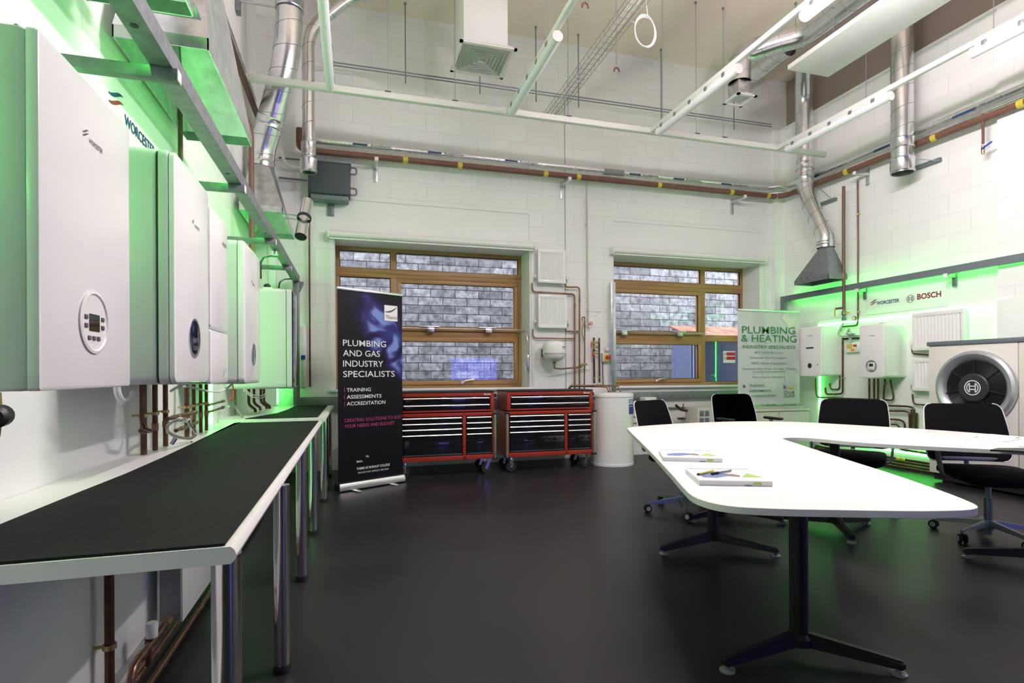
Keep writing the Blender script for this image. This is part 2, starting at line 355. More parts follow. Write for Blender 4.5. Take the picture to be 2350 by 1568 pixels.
# ------------------------------------------------------------------ windows (oak frames)
def window(n, x0, x1, mul, fixed_left, tr, mid):
    "mul: mullion span, tr: transom span, mid: middle rail span on the opening side"
    YW = YB+RD-0.06; y0, y1 = YW, YW+0.07
    w = thing('window_%d' % n, None, None, (x0, YW, WZ0), kind='structure')
    bm = BM(); z0, z1 = 0.985, WZ1
    fw = 0.05
    for a in ((x0, x1, z1-fw, z1), (x0, x1, z0, z0+0.04)): box(bm, a[0], a[1], y0, y1, a[2], a[3], 0.003)
    box(bm, x0, x1, y0-0.004, y1, tr[0], tr[1], 0.004); box(bm, x0, x1, y0-0.012, y0+0.01, (tr[0]+tr[1])/2-0.004, (tr[0]+tr[1])/2+0.012, 0.003)
    ox0, ox1 = (mul[1], x1-0.05) if fixed_left else (x0, mul[0])
    box(bm, ox0, ox1, y0-0.002, y1, mid[0], mid[1], 0.003)
    if n == 2: box(bm, mul[1], x1, y0, y1, mid[0], mid[1], 0.003)
    obj('window_rail', bm, m_oakX, w)
    bm = BM()
    for a in ((x0, x0+0.045), (x1-0.045, x1), mul): box(bm, a[0], a[1], y0+0.001, y1, z0, z1, 0.003)
    obj('window_stile', bm, m_oakZ, w)
    # opening sashes, upper and lower
    for za, zb in ((mid[1]-0.01, tr[0]-0.005), (z0+0.04, mid[0]+0.0)):
        bm = BM(); s = 0.055; ys = y0-0.022
        box(bm, ox0+0.006, ox1-0.006, ys, y1-0.02, zb-s, zb, 0.004); box(bm, ox0+0.006, ox1-0.006, ys, y1-0.02, za, za+s, 0.004)
        sa = obj('sash', bm, m_oakX, w)
        bm = BM()
        for a in (ox0+0.006, ox1-0.006-s): box(bm, a, a+s, ys+0.001, y1-0.02, za+0.001, zb-0.001, 0.004)
        obj('sash_stile', bm, m_oakZ, sa)
        bm = BM(); g = 0.006
        for q in ((ox0+s, ox1-s, zb-s-g, zb-s), (ox0+s, ox1-s, za+s, za+s+g)): box(bm, q[0], q[1], ys+0.012, ys+0.03, q[2], q[3])
        for q in (ox0+s, ox1-s-g): box(bm, q, q+g, ys+0.012, ys+0.03, za+s, zb-s)
        obj('gasket', bm, m_rubber, sa)
        bm = BM(); box(bm, ox0+0.04, ox1-0.04, ys+0.02, ys+0.026, za+0.03, zb-0.03); obj('pane', bm, m_pane, sa)
    # fixed panes
    fx0, fx1 = (x0+0.045, mul[0]) if fixed_left else (mul[1], x1-0.045)
    tops = ((x0+0.045, mul[0]), (mul[1], x1-0.045))
    for a, b_, za, zb in [(t[0], t[1], tr[1], z1-fw) for t in tops] + [(fx0, fx1, z0+0.04, tr[0])]:
        bm = BM(); box(bm, a-0.01, b_+0.01, y0+0.03, y0+0.036, za-0.01, zb+0.01); p = obj('pane', bm, m_pane, w)
        bm = BM()
        for q in ((a, b_, zb-0.008, zb), (a, b_, za, za+0.005)): box(bm, q[0], q[1], y0+0.012, y0+0.03, q[2], q[3])
        for q in (a, b_-0.007): box(bm, q, q+0.007, y0+0.012, y0+0.03, za, zb)
        obj('gasket', bm, m_rubber, w)
    # chain openers and rod across the middle
    bm = BM(); zc = mid[1]+0.02
    xs = (ox0+0.42, ox1-0.47) if n == 1 else (ox0+0.30, ox0+1.24)
    for xx in xs:
        box(bm, xx-0.12, xx+0.14, y0-0.075, y0-0.03, zc+0.012, zc+0.03, 0.004); box(bm, xx-0.02, xx+0.07, y0-0.09, y0-0.03, zc-0.05, zc+0.01, 0.006)
    op = obj('opener', bm, m_alu, w)
    bm = BM(); tube(bm, [(ox0-0.05, y0-0.08, zc-0.005), (ox1+(0.02 if n == 1 else 0.05), y0-0.08, zc-0.005)], 0.008, 8); obj('opener_rod', bm, m_alu, w)
    # handle on the lower sash
    bm = BM(); hx = ox0+0.52*(ox1-ox0); hz = z0+0.075
    box(bm, hx-0.02, hx+0.02, y0-0.045, y0-0.02, hz-0.03, hz+0.01, 0.004); tube(bm, [(hx-0.02, y0-0.06, hz-0.01), (hx+0.05, y0-0.075, hz+0.02), (hx+0.16, y0-0.07, hz+0.035)], 0.011, 8)
    obj('handle', bm, m_alu, w)
    return w
w1 = window(1, O1[0], O1[1], (0.47, 0.545), True, (2.44, 2.56), (1.66, 1.76))
w2 = window(2, O2[0], O2[1], (5.22, 5.30), False, (2.43, 2.565), (1.66, 1.76))
# winder of window 1: bent rod down the reveal with a crank
bm = BM(); pz = 1.74
tube(bm, [(2.2, 7.3, pz), (2.255, 7.1, pz+0.02), (2.262, 7.04, pz-0.10), (2.262, 7.04, 1.02)], 0.008, 8, 0.08); wd = obj('winder_rod', bm, m_alu, w1)
bm = BM(); box(bm, 2.245, 2.275, 7.0, 7.05, 1.20, 1.42, 0.004); tube(bm, [(2.25, 7.03, 1.30), (2.21, 6.99, 1.30), (2.205, 6.98, 1.20)], 0.009, 8); obj('crank', bm, m_alu, wd)

# ------------------------------------------------------------------ outside
bm = BM(); box(bm, -6, 14, 10.2, 10.6, -0.3, 5.6); tag(obj('stone_wall', bm, m_stone), 'grey split-face block retaining wall outside the two windows', 'wall')
m_grd = mat('wet_concrete', (0.12, 0.12, 0.12), 0.6, var=0.2)
bm = BM(); box(bm, -6, 14, YB+RD+0.01, 10.2, -0.35, -0.05); tag(obj('ground', bm, m_grd), kind='structure')
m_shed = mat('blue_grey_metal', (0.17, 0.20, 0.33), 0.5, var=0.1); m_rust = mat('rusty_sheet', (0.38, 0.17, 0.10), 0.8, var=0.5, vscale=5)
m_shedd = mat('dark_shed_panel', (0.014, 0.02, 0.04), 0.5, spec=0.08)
t = thing('garden_store', 'blue grey metal store with a rusty flat roof outside the right window', 'shed', (6.6, 8.9, 0))
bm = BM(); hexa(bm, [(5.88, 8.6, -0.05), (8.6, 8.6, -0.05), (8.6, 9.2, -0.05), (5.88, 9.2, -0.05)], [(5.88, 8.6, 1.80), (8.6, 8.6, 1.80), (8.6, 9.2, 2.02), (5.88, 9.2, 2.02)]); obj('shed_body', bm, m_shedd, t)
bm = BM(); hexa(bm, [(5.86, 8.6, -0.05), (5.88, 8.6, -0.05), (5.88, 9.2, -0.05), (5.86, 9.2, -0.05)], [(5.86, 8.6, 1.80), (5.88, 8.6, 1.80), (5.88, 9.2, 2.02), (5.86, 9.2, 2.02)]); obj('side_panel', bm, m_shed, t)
for x_ in (5.90, 6.0): bm = BM(); box(bm, x_, x_+0.03, 8.585, 8.60, -0.05, 1.78); obj('door_edge', bm, m_shed, t)
bm = BM(); hexa(bm, [(5.83, 8.52, 1.80), (8.7, 8.52, 1.80), (8.7, 9.25, 2.05), (5.83, 9.25, 2.05)], [(5.83, 8.52, 1.83), (8.7, 8.52, 1.83), (8.7, 9.25, 2.08), (5.83, 9.25, 2.08)]); obj('roof', bm, m_rust, t)
bm = BM(); box(bm, 5.83, 8.7, 8.50, 8.52, 1.74, 1.84); obj('fascia', bm, m_shed, t)
# prohibition notice stuck on the right-hand pane
c0 = bk(1660, 806, 7.39); c1 = bk(1688, 833, 7.39)
t = thing('safety_notice', 'small red and white prohibition notice stuck to the right window pane', 'sign', (c0.x, 7.395, c1.z))
bm = BM(); box(bm, c0.x, c1.x, 7.392, 7.395, c1.z, c0.z); obj('card', bm, m_pwhite, t)
bm = BM(); dz = (c0.z-c1.z)
m_signred = mat('sign_red', (0.55, 0.03, 0.06), 0.5)
for f in (0.62, 0.26): box(bm, c0.x+0.06, c1.x-0.005, 7.389, 7.3915, c1.z+dz*f, c1.z+dz*(f+0.28))
obj('message_panel', bm, m_signred, t)
bm = BM()
for f in (0.76, 0.40):
    cx_, cz_ = c0.x+0.03, c1.z+dz*f
    tube(bm, [(cx_+0.02*math.cos(a*PI/8), 7.39, cz_+0.02*math.sin(a*PI/8)) for a in range(16)], 0.0025, 5, closed=True)
    tube(bm, [(cx_-0.014, 7.39, cz_+0.014), (cx_+0.014, 7.39, cz_-0.014)], 0.002, 5)
obj('prohibition_ring', bm, m_ink, t)
# ================================================================== LEFT WALL SIDE
bm = BM(); box(bm, XL, -0.82, 0.2, 6.86, 0, 0.733); struct('trim_13', bm, m_board)          # boxed lower wall under the benches
bm = BM(); box(bm, -0.82, -0.80, 0.2, 6.86, 0, 0.105, 0.004); struct('baseboard_bench', bm, m_whitep)
# --- benches
def bench(y0, y1, x1, zt, label, legs, matpoly):
    t = thing('work_bench', label, 'bench', (x1-0.4, (y0+y1)/2, 0))
    bm = BM(); r = 0.02
    prof = [(XL+0.02, zt-0.04), (x1-r*0.6, zt-0.04), (x1-0.004, zt-0.032), (x1, zt-0.02), (x1-0.004, zt-0.008), (x1-r*0.6, zt), (XL+0.02, zt)]
    prism(bm, [(a, y0, z) for a, z in prof], (0, y1-y0, 0)); obj('worktop', bm, m_lam, t)
    bm = BM(); A = [Vector((a, b_, zt+0.0015)) for a, b_ in matpoly]; prism(bm, A, (0, 0, 0.005)); obj('rubber_mat', bm, m_mat, t)
    for lx, ly, lr in legs:
        bm = BM(); lathe(bm, [(0, 0.02), (lr, 0.02), (lr, zt-0.04), (0, zt-0.04)], (lx, ly, 0), seg=32); l = obj('leg', bm, m_chrome, t)
        bm = BM(); lathe(bm, [(0, 0), (lr*1.1, 0), (lr*1.12, 0.02), (lr*0.95, 0.035), (0, 0.035)], (lx, ly, 0), seg=24); obj('foot', bm, m_black, l)
    return t
mp = [(-0.90, 1.392), (-0.288, 1.392), (-0.288, 4.86), (-0.93, 4.86)]
for px in ((552, 969.7), (498.9, 990.8), (430.7, 1023.5), (370, 1052), (288, 1088), (180, 1131), (60, 1180)):
    q = fl(px[0], px[1], 0.78); mp.append((q.x, q.y))
bench(1.385, 4.93, -0.262, 0.775, 'long white workbench with black ribbed mat, nearest the camera on the left', [(-0.30, 1.47, 0.034), (-0.277, 2.323, 0.030), (-0.289, 3.313, 0.030), (-0.262-0.03, 4.25, 0.030)], mp)
bench(4.965, 6.84, -0.235, 0.80, 'second white workbench beyond the long one, reaching the back wall', [(-0.27, 5.3, 0.030), (-0.277, 5.825, 0.030), (-0.277, 6.6, 0.030)],
      [(-0.87, 4.975), (-0.30, 4.975), (-0.30, 6.82), (-0.66, 6.82), (-0.66, 6.2), (-0.70, 5.6)])

# --- boilers on the left wall (fronts face the room)
def wave_logo(org, xd, ud, w, h, m1, m2, parent, txt, tm, gap=0.0):
    "two stacked wave strokes with the maker's lettering below right, as printed"
    bms = []
    for k, m in ((0, m1), (1, m2)):
        bm = BM(); n = 12; top = []; bot = []
        for i in range(n+1):
            s = i/n; yy = h*(0.55+0.42*(3*s*s-2*s*s*s)) - k*h*0.30; th = h*0.085*math.sin(PI*min(1, max(0.08, s*0.92+0.06)))
            top.append(Vector(org)+Vector(xd)*(w*0.27*s)+Vector(ud)*(yy+th)); bot.append(Vector(org)+Vector(xd)*(w*0.27*s)+Vector(ud)*(yy-th))
        nd = Vector(xd).cross(Vector(ud))
        prism(bm, top+bot[::-1], nd*0.0008); obj('wave_mark', bm, m, parent)
    if txt: obj('lettering', text_bm(txt, Vector(org)+Vector(xd)*w*0.30, xd, ud, width=w*0.70, height=h*0.42, bold=0.02), tm, parent)
def boiler_body(name, y0, y1, z0, z1, xw, xf, rad, m, parent, sgn=1, bev=0.012):
    "rounded slab standing off the wall: xw wall side, xf room side"
    bm = BM(); cy, cz = (y0+y1)/2, (z0+z1)/2
    pl = rrect(cy, cz, y1-y0, z1-z0, rad, 8)
    L_ = xf-xw; b_ = bev*(1 if L_ > 0 else -1)
    rings = []
    for xx, k in ((xw, 0), (xf-b_, 0), (xf-b_*0.3, bev*0.3), (xf, bev)):
        rings.append([bm.verts.new((xx, cy+(p[0]-cy)*(1-2*k/(y1-y0)), cz+(p[1]-cz)*(1-2*k/(z1-z0)))) for p in pl])
    n = len(pl)
    for A, B in zip(rings, rings[1:]):
        for i in range(n): bm.faces.new((A[i], A[(i+1) % n], B[(i+1) % n], B[i]))
    bm.faces.new(rings[0]); bm.faces.new(rings[-1])
    return obj(name, bm, m, parent, ang=40)
m_body = mat('boiler_side_grey', (0.62, 0.63, 0.62), 0.42, bump=0.04, bscale=300)
# 1 nearest
t = thing('wall_boiler', 'large white wall boiler with round control dial and keys, nearest the camera', 'boiler', (-1.07, 1.74, 1.135), 'wall boilers above the benches')
boiler_body('casing', 1.484, 2.0, 1.137, 1.955, -1.07, -0.775, 0.006, m_body, t)
boiler_body('casing_front', 1.478, 2.0, 1.135, 1.957, -0.768, -0.705, 0.008, m_body, t)
boiler_body('front_cover', 1.478, 2.0, 1.135, 1.957, -0.704, -0.68, 0.008, m_white, t, bev=0.008)
bm = BM(); box(bm, -0.96, -0.93, 1.474, 1.482, 1.2, 1.9, 0.003); obj('side_rib', bm, m_body, t)
dc = (-0.68, 1.743, 1.314)
bm = BM(); lathe(bm, [(0.085, 0), (0.085, 0.004), (0.078, 0.006), (0.074, 0.002), (0.0, 0.002)], dc, (1, 0, 0), 48); dial = obj('control_dial', bm, m_whitep, t)
bm = BM(); box(bm, -0.679, -0.6765, 1.712, 1.772, 1.290, 1.336); obj('screen', bm, m_gloss, dial)
for yy, zz in ((1.694, 1.326), (1.694, 1.303), (1.792, 1.326), (1.792, 1.303), (1.712, 1.271), (1.739, 1.271), (1.766, 1.271)):
    bm = BM(); box(bm, -0.679, -0.675, yy-0.009, yy+0.009, zz-0.006, zz+0.006, 0.002); obj('button', bm, m_ink, dial)
wave_logo((-0.679, 1.685, 1.795), (0, 1, 0), (0, 0, 1), 0.115, 0.03, m_ink, m_ink, t, 'WORCESTER', m_ink)
def dark_dial(parent, y, z, x, r, sg=1):
    bm = BM(); lathe(bm, [(r*1.12, 0), (r*1.12, 0.004), (r, 0.003), (r, 0.001)], (x, y, z), (sg, 0, 0), 40); d = obj('dial_ring', bm, m_alu, parent)
    bm = BM(); lathe(bm, [(r, 0.0015), (r*0.6, 0.003), (0, 0.0035)], (x, y, z), (sg, 0, 0), 40); obj('dial_glass', bm, m_gloss, d)
    return d
# 2
t = thing('wall_boiler', 'tall white wall boiler with grey side, rounded corners and a dark oval dial, second along', 'boiler', (-1.07, 2.71, 1.13), 'wall boilers above the benches')
boiler_body('casing', 2.44, 2.98, 1.133, 2.067, -1.07, -0.742, 0.035, m_body, t)
boiler_body('casing_gasket', 2.446, 2.974, 1.138, 2.062, -0.742, -0.735, 0.032, m_rubber, t, bev=0.001)
boiler_body('casing_front', 2.44, 2.98, 1.133, 2.067, -0.735, -0.70, 0.035, m_body, t)
boiler_body('front_cover', 2.446, 2.976, 1.138, 2.062, -0.699, -0.68, 0.035, m_white, t, bev=0.008)
dark_dial(t, 2.72, 1.334, -0.68, 0.078)
wave_logo((-0.679, 2.69, 1.83), (0, 1, 0), (0, 0, 1), 0.115, 0.03, m_ink, m_ink, t, 'WORCESTER', m_ink)
# 3 domed
t = thing('wall_boiler', 'glossy white wall boiler with domed top and a lower drop-down cover, third along', 'boiler', (-1.07, 3.2, 1.12), 'wall boilers above the benches')
boiler_body('casing', 3.01, 3.40, 1.122, 2.02, -1.07, -0.70, 0.12, m_white, t, bev=0.02)
boiler_body('upper_cover', 3.01, 3.40, 1.405, 2.015, -0.70, -0.68, 0.02, m_white, t)
boiler_body('lower_flap', 3.01, 3.40, 1.125, 1.398, -0.70, -0.68, 0.012, m_white, t)
bm = BM(); lathe(bm, [(0.022, 0), (0.018, -0.004), (0, -0.006)], (-0.678, 3.31, 1.18), (1, 0, 0), 24); obj('finger_grip', bm, m_body, t)
obj('badge', text_bm('WORCESTER', (-0.679, 3.26, 1.87), (0, 1, 0), (0, 0, 1), width=0.10, height=0.02, bold=0.02), m_ink, t)
# 4
t = thing('wall_boiler', 'white wall boiler with softly rounded corners and small dark dial, fourth along', 'boiler', (-1.07, 4.2, 1.11), 'wall boilers above the benches')
boiler_body('casing', 3.885, 4.52, 1.11, 2.05, -1.07, -0.722, 0.04, m_body, t)
boiler_body('front_cover', 3.885, 4.52, 1.11, 2.05, -0.720, -0.68, 0.045, m_white, t, bev=0.018)
dark_dial(t, 4.20, 1.312, -0.68, 0.07)
wave_logo((-0.679, 4.13, 1.80), (0, 1, 0), (0, 0, 1), 0.13, 0.03, m_ink, m_ink, t, 'WORCESTER', m_ink)
# 5 glass fronted, hangs further out
t = thing('wall_boiler', 'deep boxy wall boiler with green-lit side and black glass front, farthest along', 'boiler', (-1.0, 5.4, 1.04), 'wall boilers above the benches')
boiler_body('casing', 5.2, 5.66, 1.045, 1.93, -1.07, -0.575, 0.03, m_body, t)
boiler_body('door_frame', 5.2, 5.66, 1.045, 1.93, -0.572, -0.528, 0.03, m_body, t)
boiler_body('glass_front', 5.21, 5.65, 1.055, 1.92, -0.528, -0.52, 0.025, m_gloss, t, bev=0.002)
obj('badge', text_bm('WORCESTER', (-0.66, 5.198, 1.09), (1, 0, 0), (0, 0, 1), width=0.075, height=0.016, bold=0.03), m_pwhite, t)
# --- things standing on boiler 5
t = thing('filling_link', 'black pipe plug and white cap on top of the farthest left boiler', 'fitting', (-0.75, 5.35, 1.93))
bm = BM(); box(bm, -0.78, -0.70, 5.3, 5.4, 1.932, 1.955, 0.004); obj('cap', bm, m_whitep, t)
bm = BM(); lathe(bm, [(0, 0), (0.03, 0), (0.03, 0.02), (0.018, 0.035), (0, 0.036)], (-0.75, 5.35, 1.955), seg=20); obj('plug', bm, m_black, t)
bm = BM(); box(bm, -0.69, -0.64, 5.33, 5.36, 1.932, 1.95, 0.004); obj('tab', bm, m_yellow, t)
# --- sign board above the boilers
bm = BM(); box(bm, XL, XL+0.02, 1.6, 4.30, 1.98, 2.60, 0.002); t = tag(obj('sign_board', bm, m_board), 'long white sign board on the left wall above the boilers with blue lettering', 'sign')
wave_logo((-1.068, 2.90, 2.395), (0, 1, 0), (0, 0, 1), 0.60, 0.125, m_navy, m_rustred, t, 'WORCESTER', m_navy)
# --- green tape
def led(name, pts, label, w=0.012, m=None):
    bm = BM()
    for a, b_ in zip(pts, pts[1:]):
        a = Vector(a); b_ = Vector(b_)
        box(bm, min(a.x, b_.x)-w/2, max(a.x, b_.x)+w/2, min(a.y, b_.y)-w/2, max(a.y, b_.y)+w/2, min(a.z, b_.z)-w/2, max(a.z, b_.z)+w/2)
    return tag(obj(name, bm, m or m_led, flat=True), label, 'light')
lx = XL+0.026
led('led_tape', [(lx, 0.3, 1.86), (lx, 4.72, 1.86), (lx, 4.72, 0.79)], 'green LED tape framing the board behind the left boilers', m=m_ledw)
led('led_tape', [(-0.862, 6.92, 1.86), (-0.862, 6.92, 0.83)], 'short upright green LED tape in the far left corner')
led('led_tape', [(-0.79, 3.80, 0.70), (-0.79, 3.80, 0.13)], 'green LED tape low on the wall under the near bench')
led('led_tape', [(-0.69, 1.3, 2.335), (-0.69, 6.7, 2.335)], 'green LED tape on the back of the left steel rail', m=m_ledw)
# --- steel rail with bracket arms and end post, running on under the windows
t = thing('support_rail', 'grey steel channel rail on brackets above the left boilers', 'rail', (-0.64, 4, 2.26))
bm = BM(); box(bm, -0.615, -0.61, 0.9, 6.86, 2.255, 2.325); box(bm, -0.68, -0.615, 0.9, 6.86, 2.255, 2.260); box(bm, -0.68, -0.615, 0.9, 6.86, 2.320, 2.325); obj('channel', bm, m_galvd, t)
bm = BM()
for yy in (1.95, 3.25, 4.55, 5.8): lathe(bm, [(0, -0.001), (0.012, -0.001), (0.012, 0.0), (0, 0.0)], (-0.65, yy, 2.2545), seg=16)
obj('slot_hole', bm, m_black, t)
for yy in (2.2, 3.43, 4.73, 5.86):
    bm = BM(); box(bm, -1.058, -0.596, yy-0.021, yy+0.021, 2.213, 2.254, 0.002); a = obj('bracket_arm', bm, m_galvd, t)
    bm = BM(); box(bm, -0.596, -0.592, yy-0.021, yy+0.021, 2.213, 2.254, 0.002); obj('end_cap', bm, m_whitep, a)
    bm = BM(); box(bm, -1.068, -1.058, yy-0.024, yy+0.024, 2.14, 2.33, 0.002); obj('wall_plate', bm, m_galvd, a)
    bm = BM()
    for dz in (-0.05, 0.09): lathe(bm, [(0, 0.008), (0.008, 0.008), (0.008, 0), (0, 0)], (-1.058, yy, 2.20+dz), (1, 0, 0), 6)
    obj('bolt', bm, m_galv, a)
bm = BM(); box(bm, -0.68, -0.61, 6.80, 6.86, 0.81, 2.325, 0.003); obj('post', bm, m_galvd, t)
bm = BM(); prism(bm, [(-0.61, 6.80, 2.255), (-0.61, 6.80, 2.13), (-0.60, 6.80, 2.13), (-0.56, 6.80, 2.22), (-0.56, 6.80, 2.255)], (0, 0.01, 0)); obj('gusset', bm, m_galvd, t)
t = thing('support_rail', 'grey steel beam running low along the back wall under the window sills', 'rail', (2.5, 6.9, 0.85))
bm = BM(); box(bm, -0.61, 6.1, 6.86, 6.93, 0.80, 0.90, 0.003); obj('beam', bm, m_galvd, t)
for k in (0.5, 1.9, 3.75, 5.15):
    bm = BM()
    for dz in (0.825, 0.875): lathe(bm, [(0, 0.004), (0.006, 0.004), (0.006, 0), (0, 0)], (k, 6.86, dz), (0, -1, 0), 8)
    obj('bolt', bm, m_galv, t)
bm = BM(); box(bm, 3.42, 3.49, 6.86, 6.93, 0.90, 2.43, 0.003); obj('post', bm, m_galv, t)
# --- copper pipes hanging below the left boilers
def cpipe(name, label, pts, r=0.014, m=None, bend=0.04, clips=(), cdir=(0, 1, 0), cat='pipe', group=None, joints=()):
    t = thing(name, label, cat, tuple(pts[-1]), group)
    bm = BM(); tube(bm, pts, r, 12, bend); obj('tube', bm, m or m_copperd, t)
    for c in clips:
        c = Vector(c); e = Vector(cdir); bm = BM(); a = (1, 0, 0) if abs(e.y)+abs(e.z) > 0.5 else (0, 1, 0)
        tube(bm, [c, c+e*0.05], 0.006, 8); lathe(bm, [(r*1.25, -0.008), (r*1.45, -0.008), (r*1.45, 0.008), (r*1.25, 0.008)], c, (0, 0, 1), 14); obj('clip', bm, m_brass, t)
    for c, ax in joints:
        bm = BM(); lathe(bm, [(r, -0.02), (r*1.22, -0.018), (r*1.22, 0.018), (r, 0.02)], c, ax, 14); obj('fitting', bm, m_copper, t)
    return t
GP = 'copper pipes below the left boilers'
xs = [(330, 0.014), (356, 0.013), (380, 0.013), (429, 0.014), (445, 0.011), (461, 0.011), (474, 0.011)]
words = ['first from the camera', 'second from the camera', 'third from the camera', 'fourth, behind the braided hose', 'fifth, behind the braided hose', 'sixth, just before the green tape', 'last before the upright green tape']
for (px, r), wd in zip(xs, words):
    q = sd(px, 1000, -1.0)
    cpipe('drop_pipe', 'upright copper pipe from boiler to bench, ' + wd, [(-1.0, q.y, 1.16), (-1.0, q.y, 0.778)], r, clips=[(-1.0, q.y, 0.97 - 0.0*px)], cdir=(-1, 0, 0), group=GP, joints=[((-1.0, q.y, 0.90), (0, 0, 1))])
q = sd(345, 900, -0.93); cpipe('drop_pipe', 'thin copper pipe in front of the first two drops under the second left boiler', [(-0.93, 2.86, 1.15), (-0.93, 2.86, 0.93), (-0.93, 3.0, 0.90), (-1.0, 3.05, 0.90)], 0.009)
cpipe('valve_manifold', 'cluster of copper tees and brass valves behind the near mat', [(-0.98, 3.38, 0.93), (-0.98, 3.95, 0.93)], 0.012, m_copper, joints=[((-0.98, y_, 0.93), (0, 1, 0)) for y_ in (3.5, 3.6, 3.78, 3.9)], cat='valve')
cpipe('valve_manifold', 'lower copper cross pipe with elbows behind the near mat', [(-0.97, 3.5, 0.855), (-0.97, 3.95, 0.865)], 0.011, m_copper, joints=[((-0.97, 3.62, 0.857), (0, 1, 0))], cat='valve')
t = thing('braided_hose', 'looped braided steel hose hanging over the back of the near bench', 'hose', (-0.86, 3.3, 0.80))
m_braid = ribbed('braided_steel', 2, 90.0, (0.35, 0.35, 0.34), (0.75, 0.75, 0.73), 0.3, 0.6, 0.9)
loop = [sd(x, y, -0.90) for x, y in ((412, 963), (395, 968), (383, 978), (384, 992), (400, 1001), (420, 1006), (438, 1007), (449, 999), (447, 988), (438, 978), (430, 965))]
bm = BM(); tube(bm, loop, 0.008, 10, 0.03); obj('hose', bm, m_braid, t)
for e in (loop[0], loop[-1]):
    bm = BM(); lathe(bm, [(0, -0.015), (0.012, -0.015), (0.012, 0.015), (0, 0.015)], e, (0.2, 1, 0.2), 6); obj('nut', bm, m_chrome, t)
for (px, py, ln) in ((398, 1000, 0), (437, 1008, 0)):
    q = sd(px, py, -0.92); bm = BM(); lathe(bm, [(0, -0.02), (0.011, -0.018), (0.011, 0.018), (0, 0.02)], q+Vector((0, 0, -0.03)), (0.5, 0.3, 1), 12); obj('end_fitting', bm, m_chrome, t)
t = thing('lever_valve', 'pair of chrome valves with a red lever beside the upright green tape', 'valve', (-1.0, 4.6, 0.9))
for z_ in (0.955, 0.905):
    bm = BM(); a = sd(478, 940, -1.0).y; tube(bm, [(-1.0, a, z_), (-0.98, a+0.33, z_+0.01)], 0.009, 10); tb = obj('tube', bm, m_copper, t)
    bm = BM(); lathe(bm, [(0, -0.03), (0.014, -0.03), (0.014, 0.03), (0, 0.03)], (-0.98, a+0.36, z_+0.01), (0, 1, 0), 8); obj('valve_body', bm, m_chrome, t)
bm = BM(); tube(bm, [(-0.97, 4.86, 0.965), (-0.95, 4.90, 0.985), (-0.95, 4.91, 1.03), (-0.95, 4.94, 1.035), (-0.95, 4.90, 1.10)], 0.006, 8); obj('lever', bm, m_redp, t)
bm = BM(); tube(bm, [(-0.98, 4.9, 0.915), (-0.95, 5.02, 0.91), (-0.92, 5.10, 0.83), (-0.92, 5.12, 0.80)], 0.010, 10, 0.05); obj('flexible_tail', bm, m_braid, t)
t = thing('condensate_hose', 'white corrugated waste hose looping under the nearest left boiler', 'hose', (-0.9, 2.3, 1.1))
bm = BM(); tube(bm, [sd(x, y, -0.86) for x, y in ((268, 885), (270, 905), (280, 921), (292, 922), (303, 912), (306, 900))], 0.012, 10, 0.05); obj('hose', bm, m_whitep, t)
t = thing('power_flex', 'pale grey cable sagging from the second to the fourth left boiler', 'cable', (-0.9, 3.5, 1.1))
bm = BM(); tube(bm, [sd(x, y, -0.80) for x, y in ((392, 898), (408, 888), (432, 887), (455, 893), (480, 899), (505, 899), (522, 891), (532, 882))], 0.006, 8, 0.05); obj('flex', bm, m_whitep, t)
t = thing('power_flex', 'pair of white cables drooping below the farthest left boiler', 'cable', (-0.8, 5.3, 1.0))
for off in (0, 5):
    bm = BM(); tube(bm, [sd(x, y+off, -0.84) for x, y in ((560, 892), (575, 905), (592, 910), (606, 907), (616, 896), (620, 888))], 0.005, 8, 0.06); obj('flex', bm, m_whitep, t)
q = sd(540, 930, -1.04); cpipe('drop_pipe', 'thin green-lit pipe clipped upright between the two left benches', [(-1.04, q.y, 1.5), (-1.04, q.y, 0.81)], 0.009, m_copper, clips=[(-1.04, q.y, 0.93)], cdir=(0, -1, 0))
for k, (px, x_) in enumerate(((571, -0.98), (583, -0.98), (600, -0.95), (612, -0.92))):
    q = sd(px, 930, x_); cpipe('drop_pipe', ['first', 'second', 'third', 'last'][k] + ' dark copper pipe below the farthest left boiler', [(x_, min(q.y, 6.3), 1.06), (x_, min(q.y, 6.3), 0.88), (x_+0.05, min(q.y, 6.3)+0.05, 0.83), (x_+0.05, min(q.y, 6.3)+0.05, 0.803)], 0.013, bend=0.03, group='copper drops under the farthest boiler')
t = thing('pump_valve', 'dark round motor valve under the left end of the nearest boiler', 'valve', (-0.72, 1.38, 1.08))
bm = BM(); lathe(bm, [(0, -0.03), (0.024, -0.03), (0.024, 0.02), (0.016, 0.03), (0, 0.03)], (-0.72, 1.40, 1.085), (0.3, -1, 0), 20); obj('valve_head', bm, m_black, t)
bm = BM(); lathe(bm, [(0, -0.045), (0.010, -0.045), (0.014, 0), (0.012, 0.05), (0, 0.05)], (-0.735, 1.42, 1.085), (0, 0, 1), 12); obj('valve_body', bm, m_brass, t)
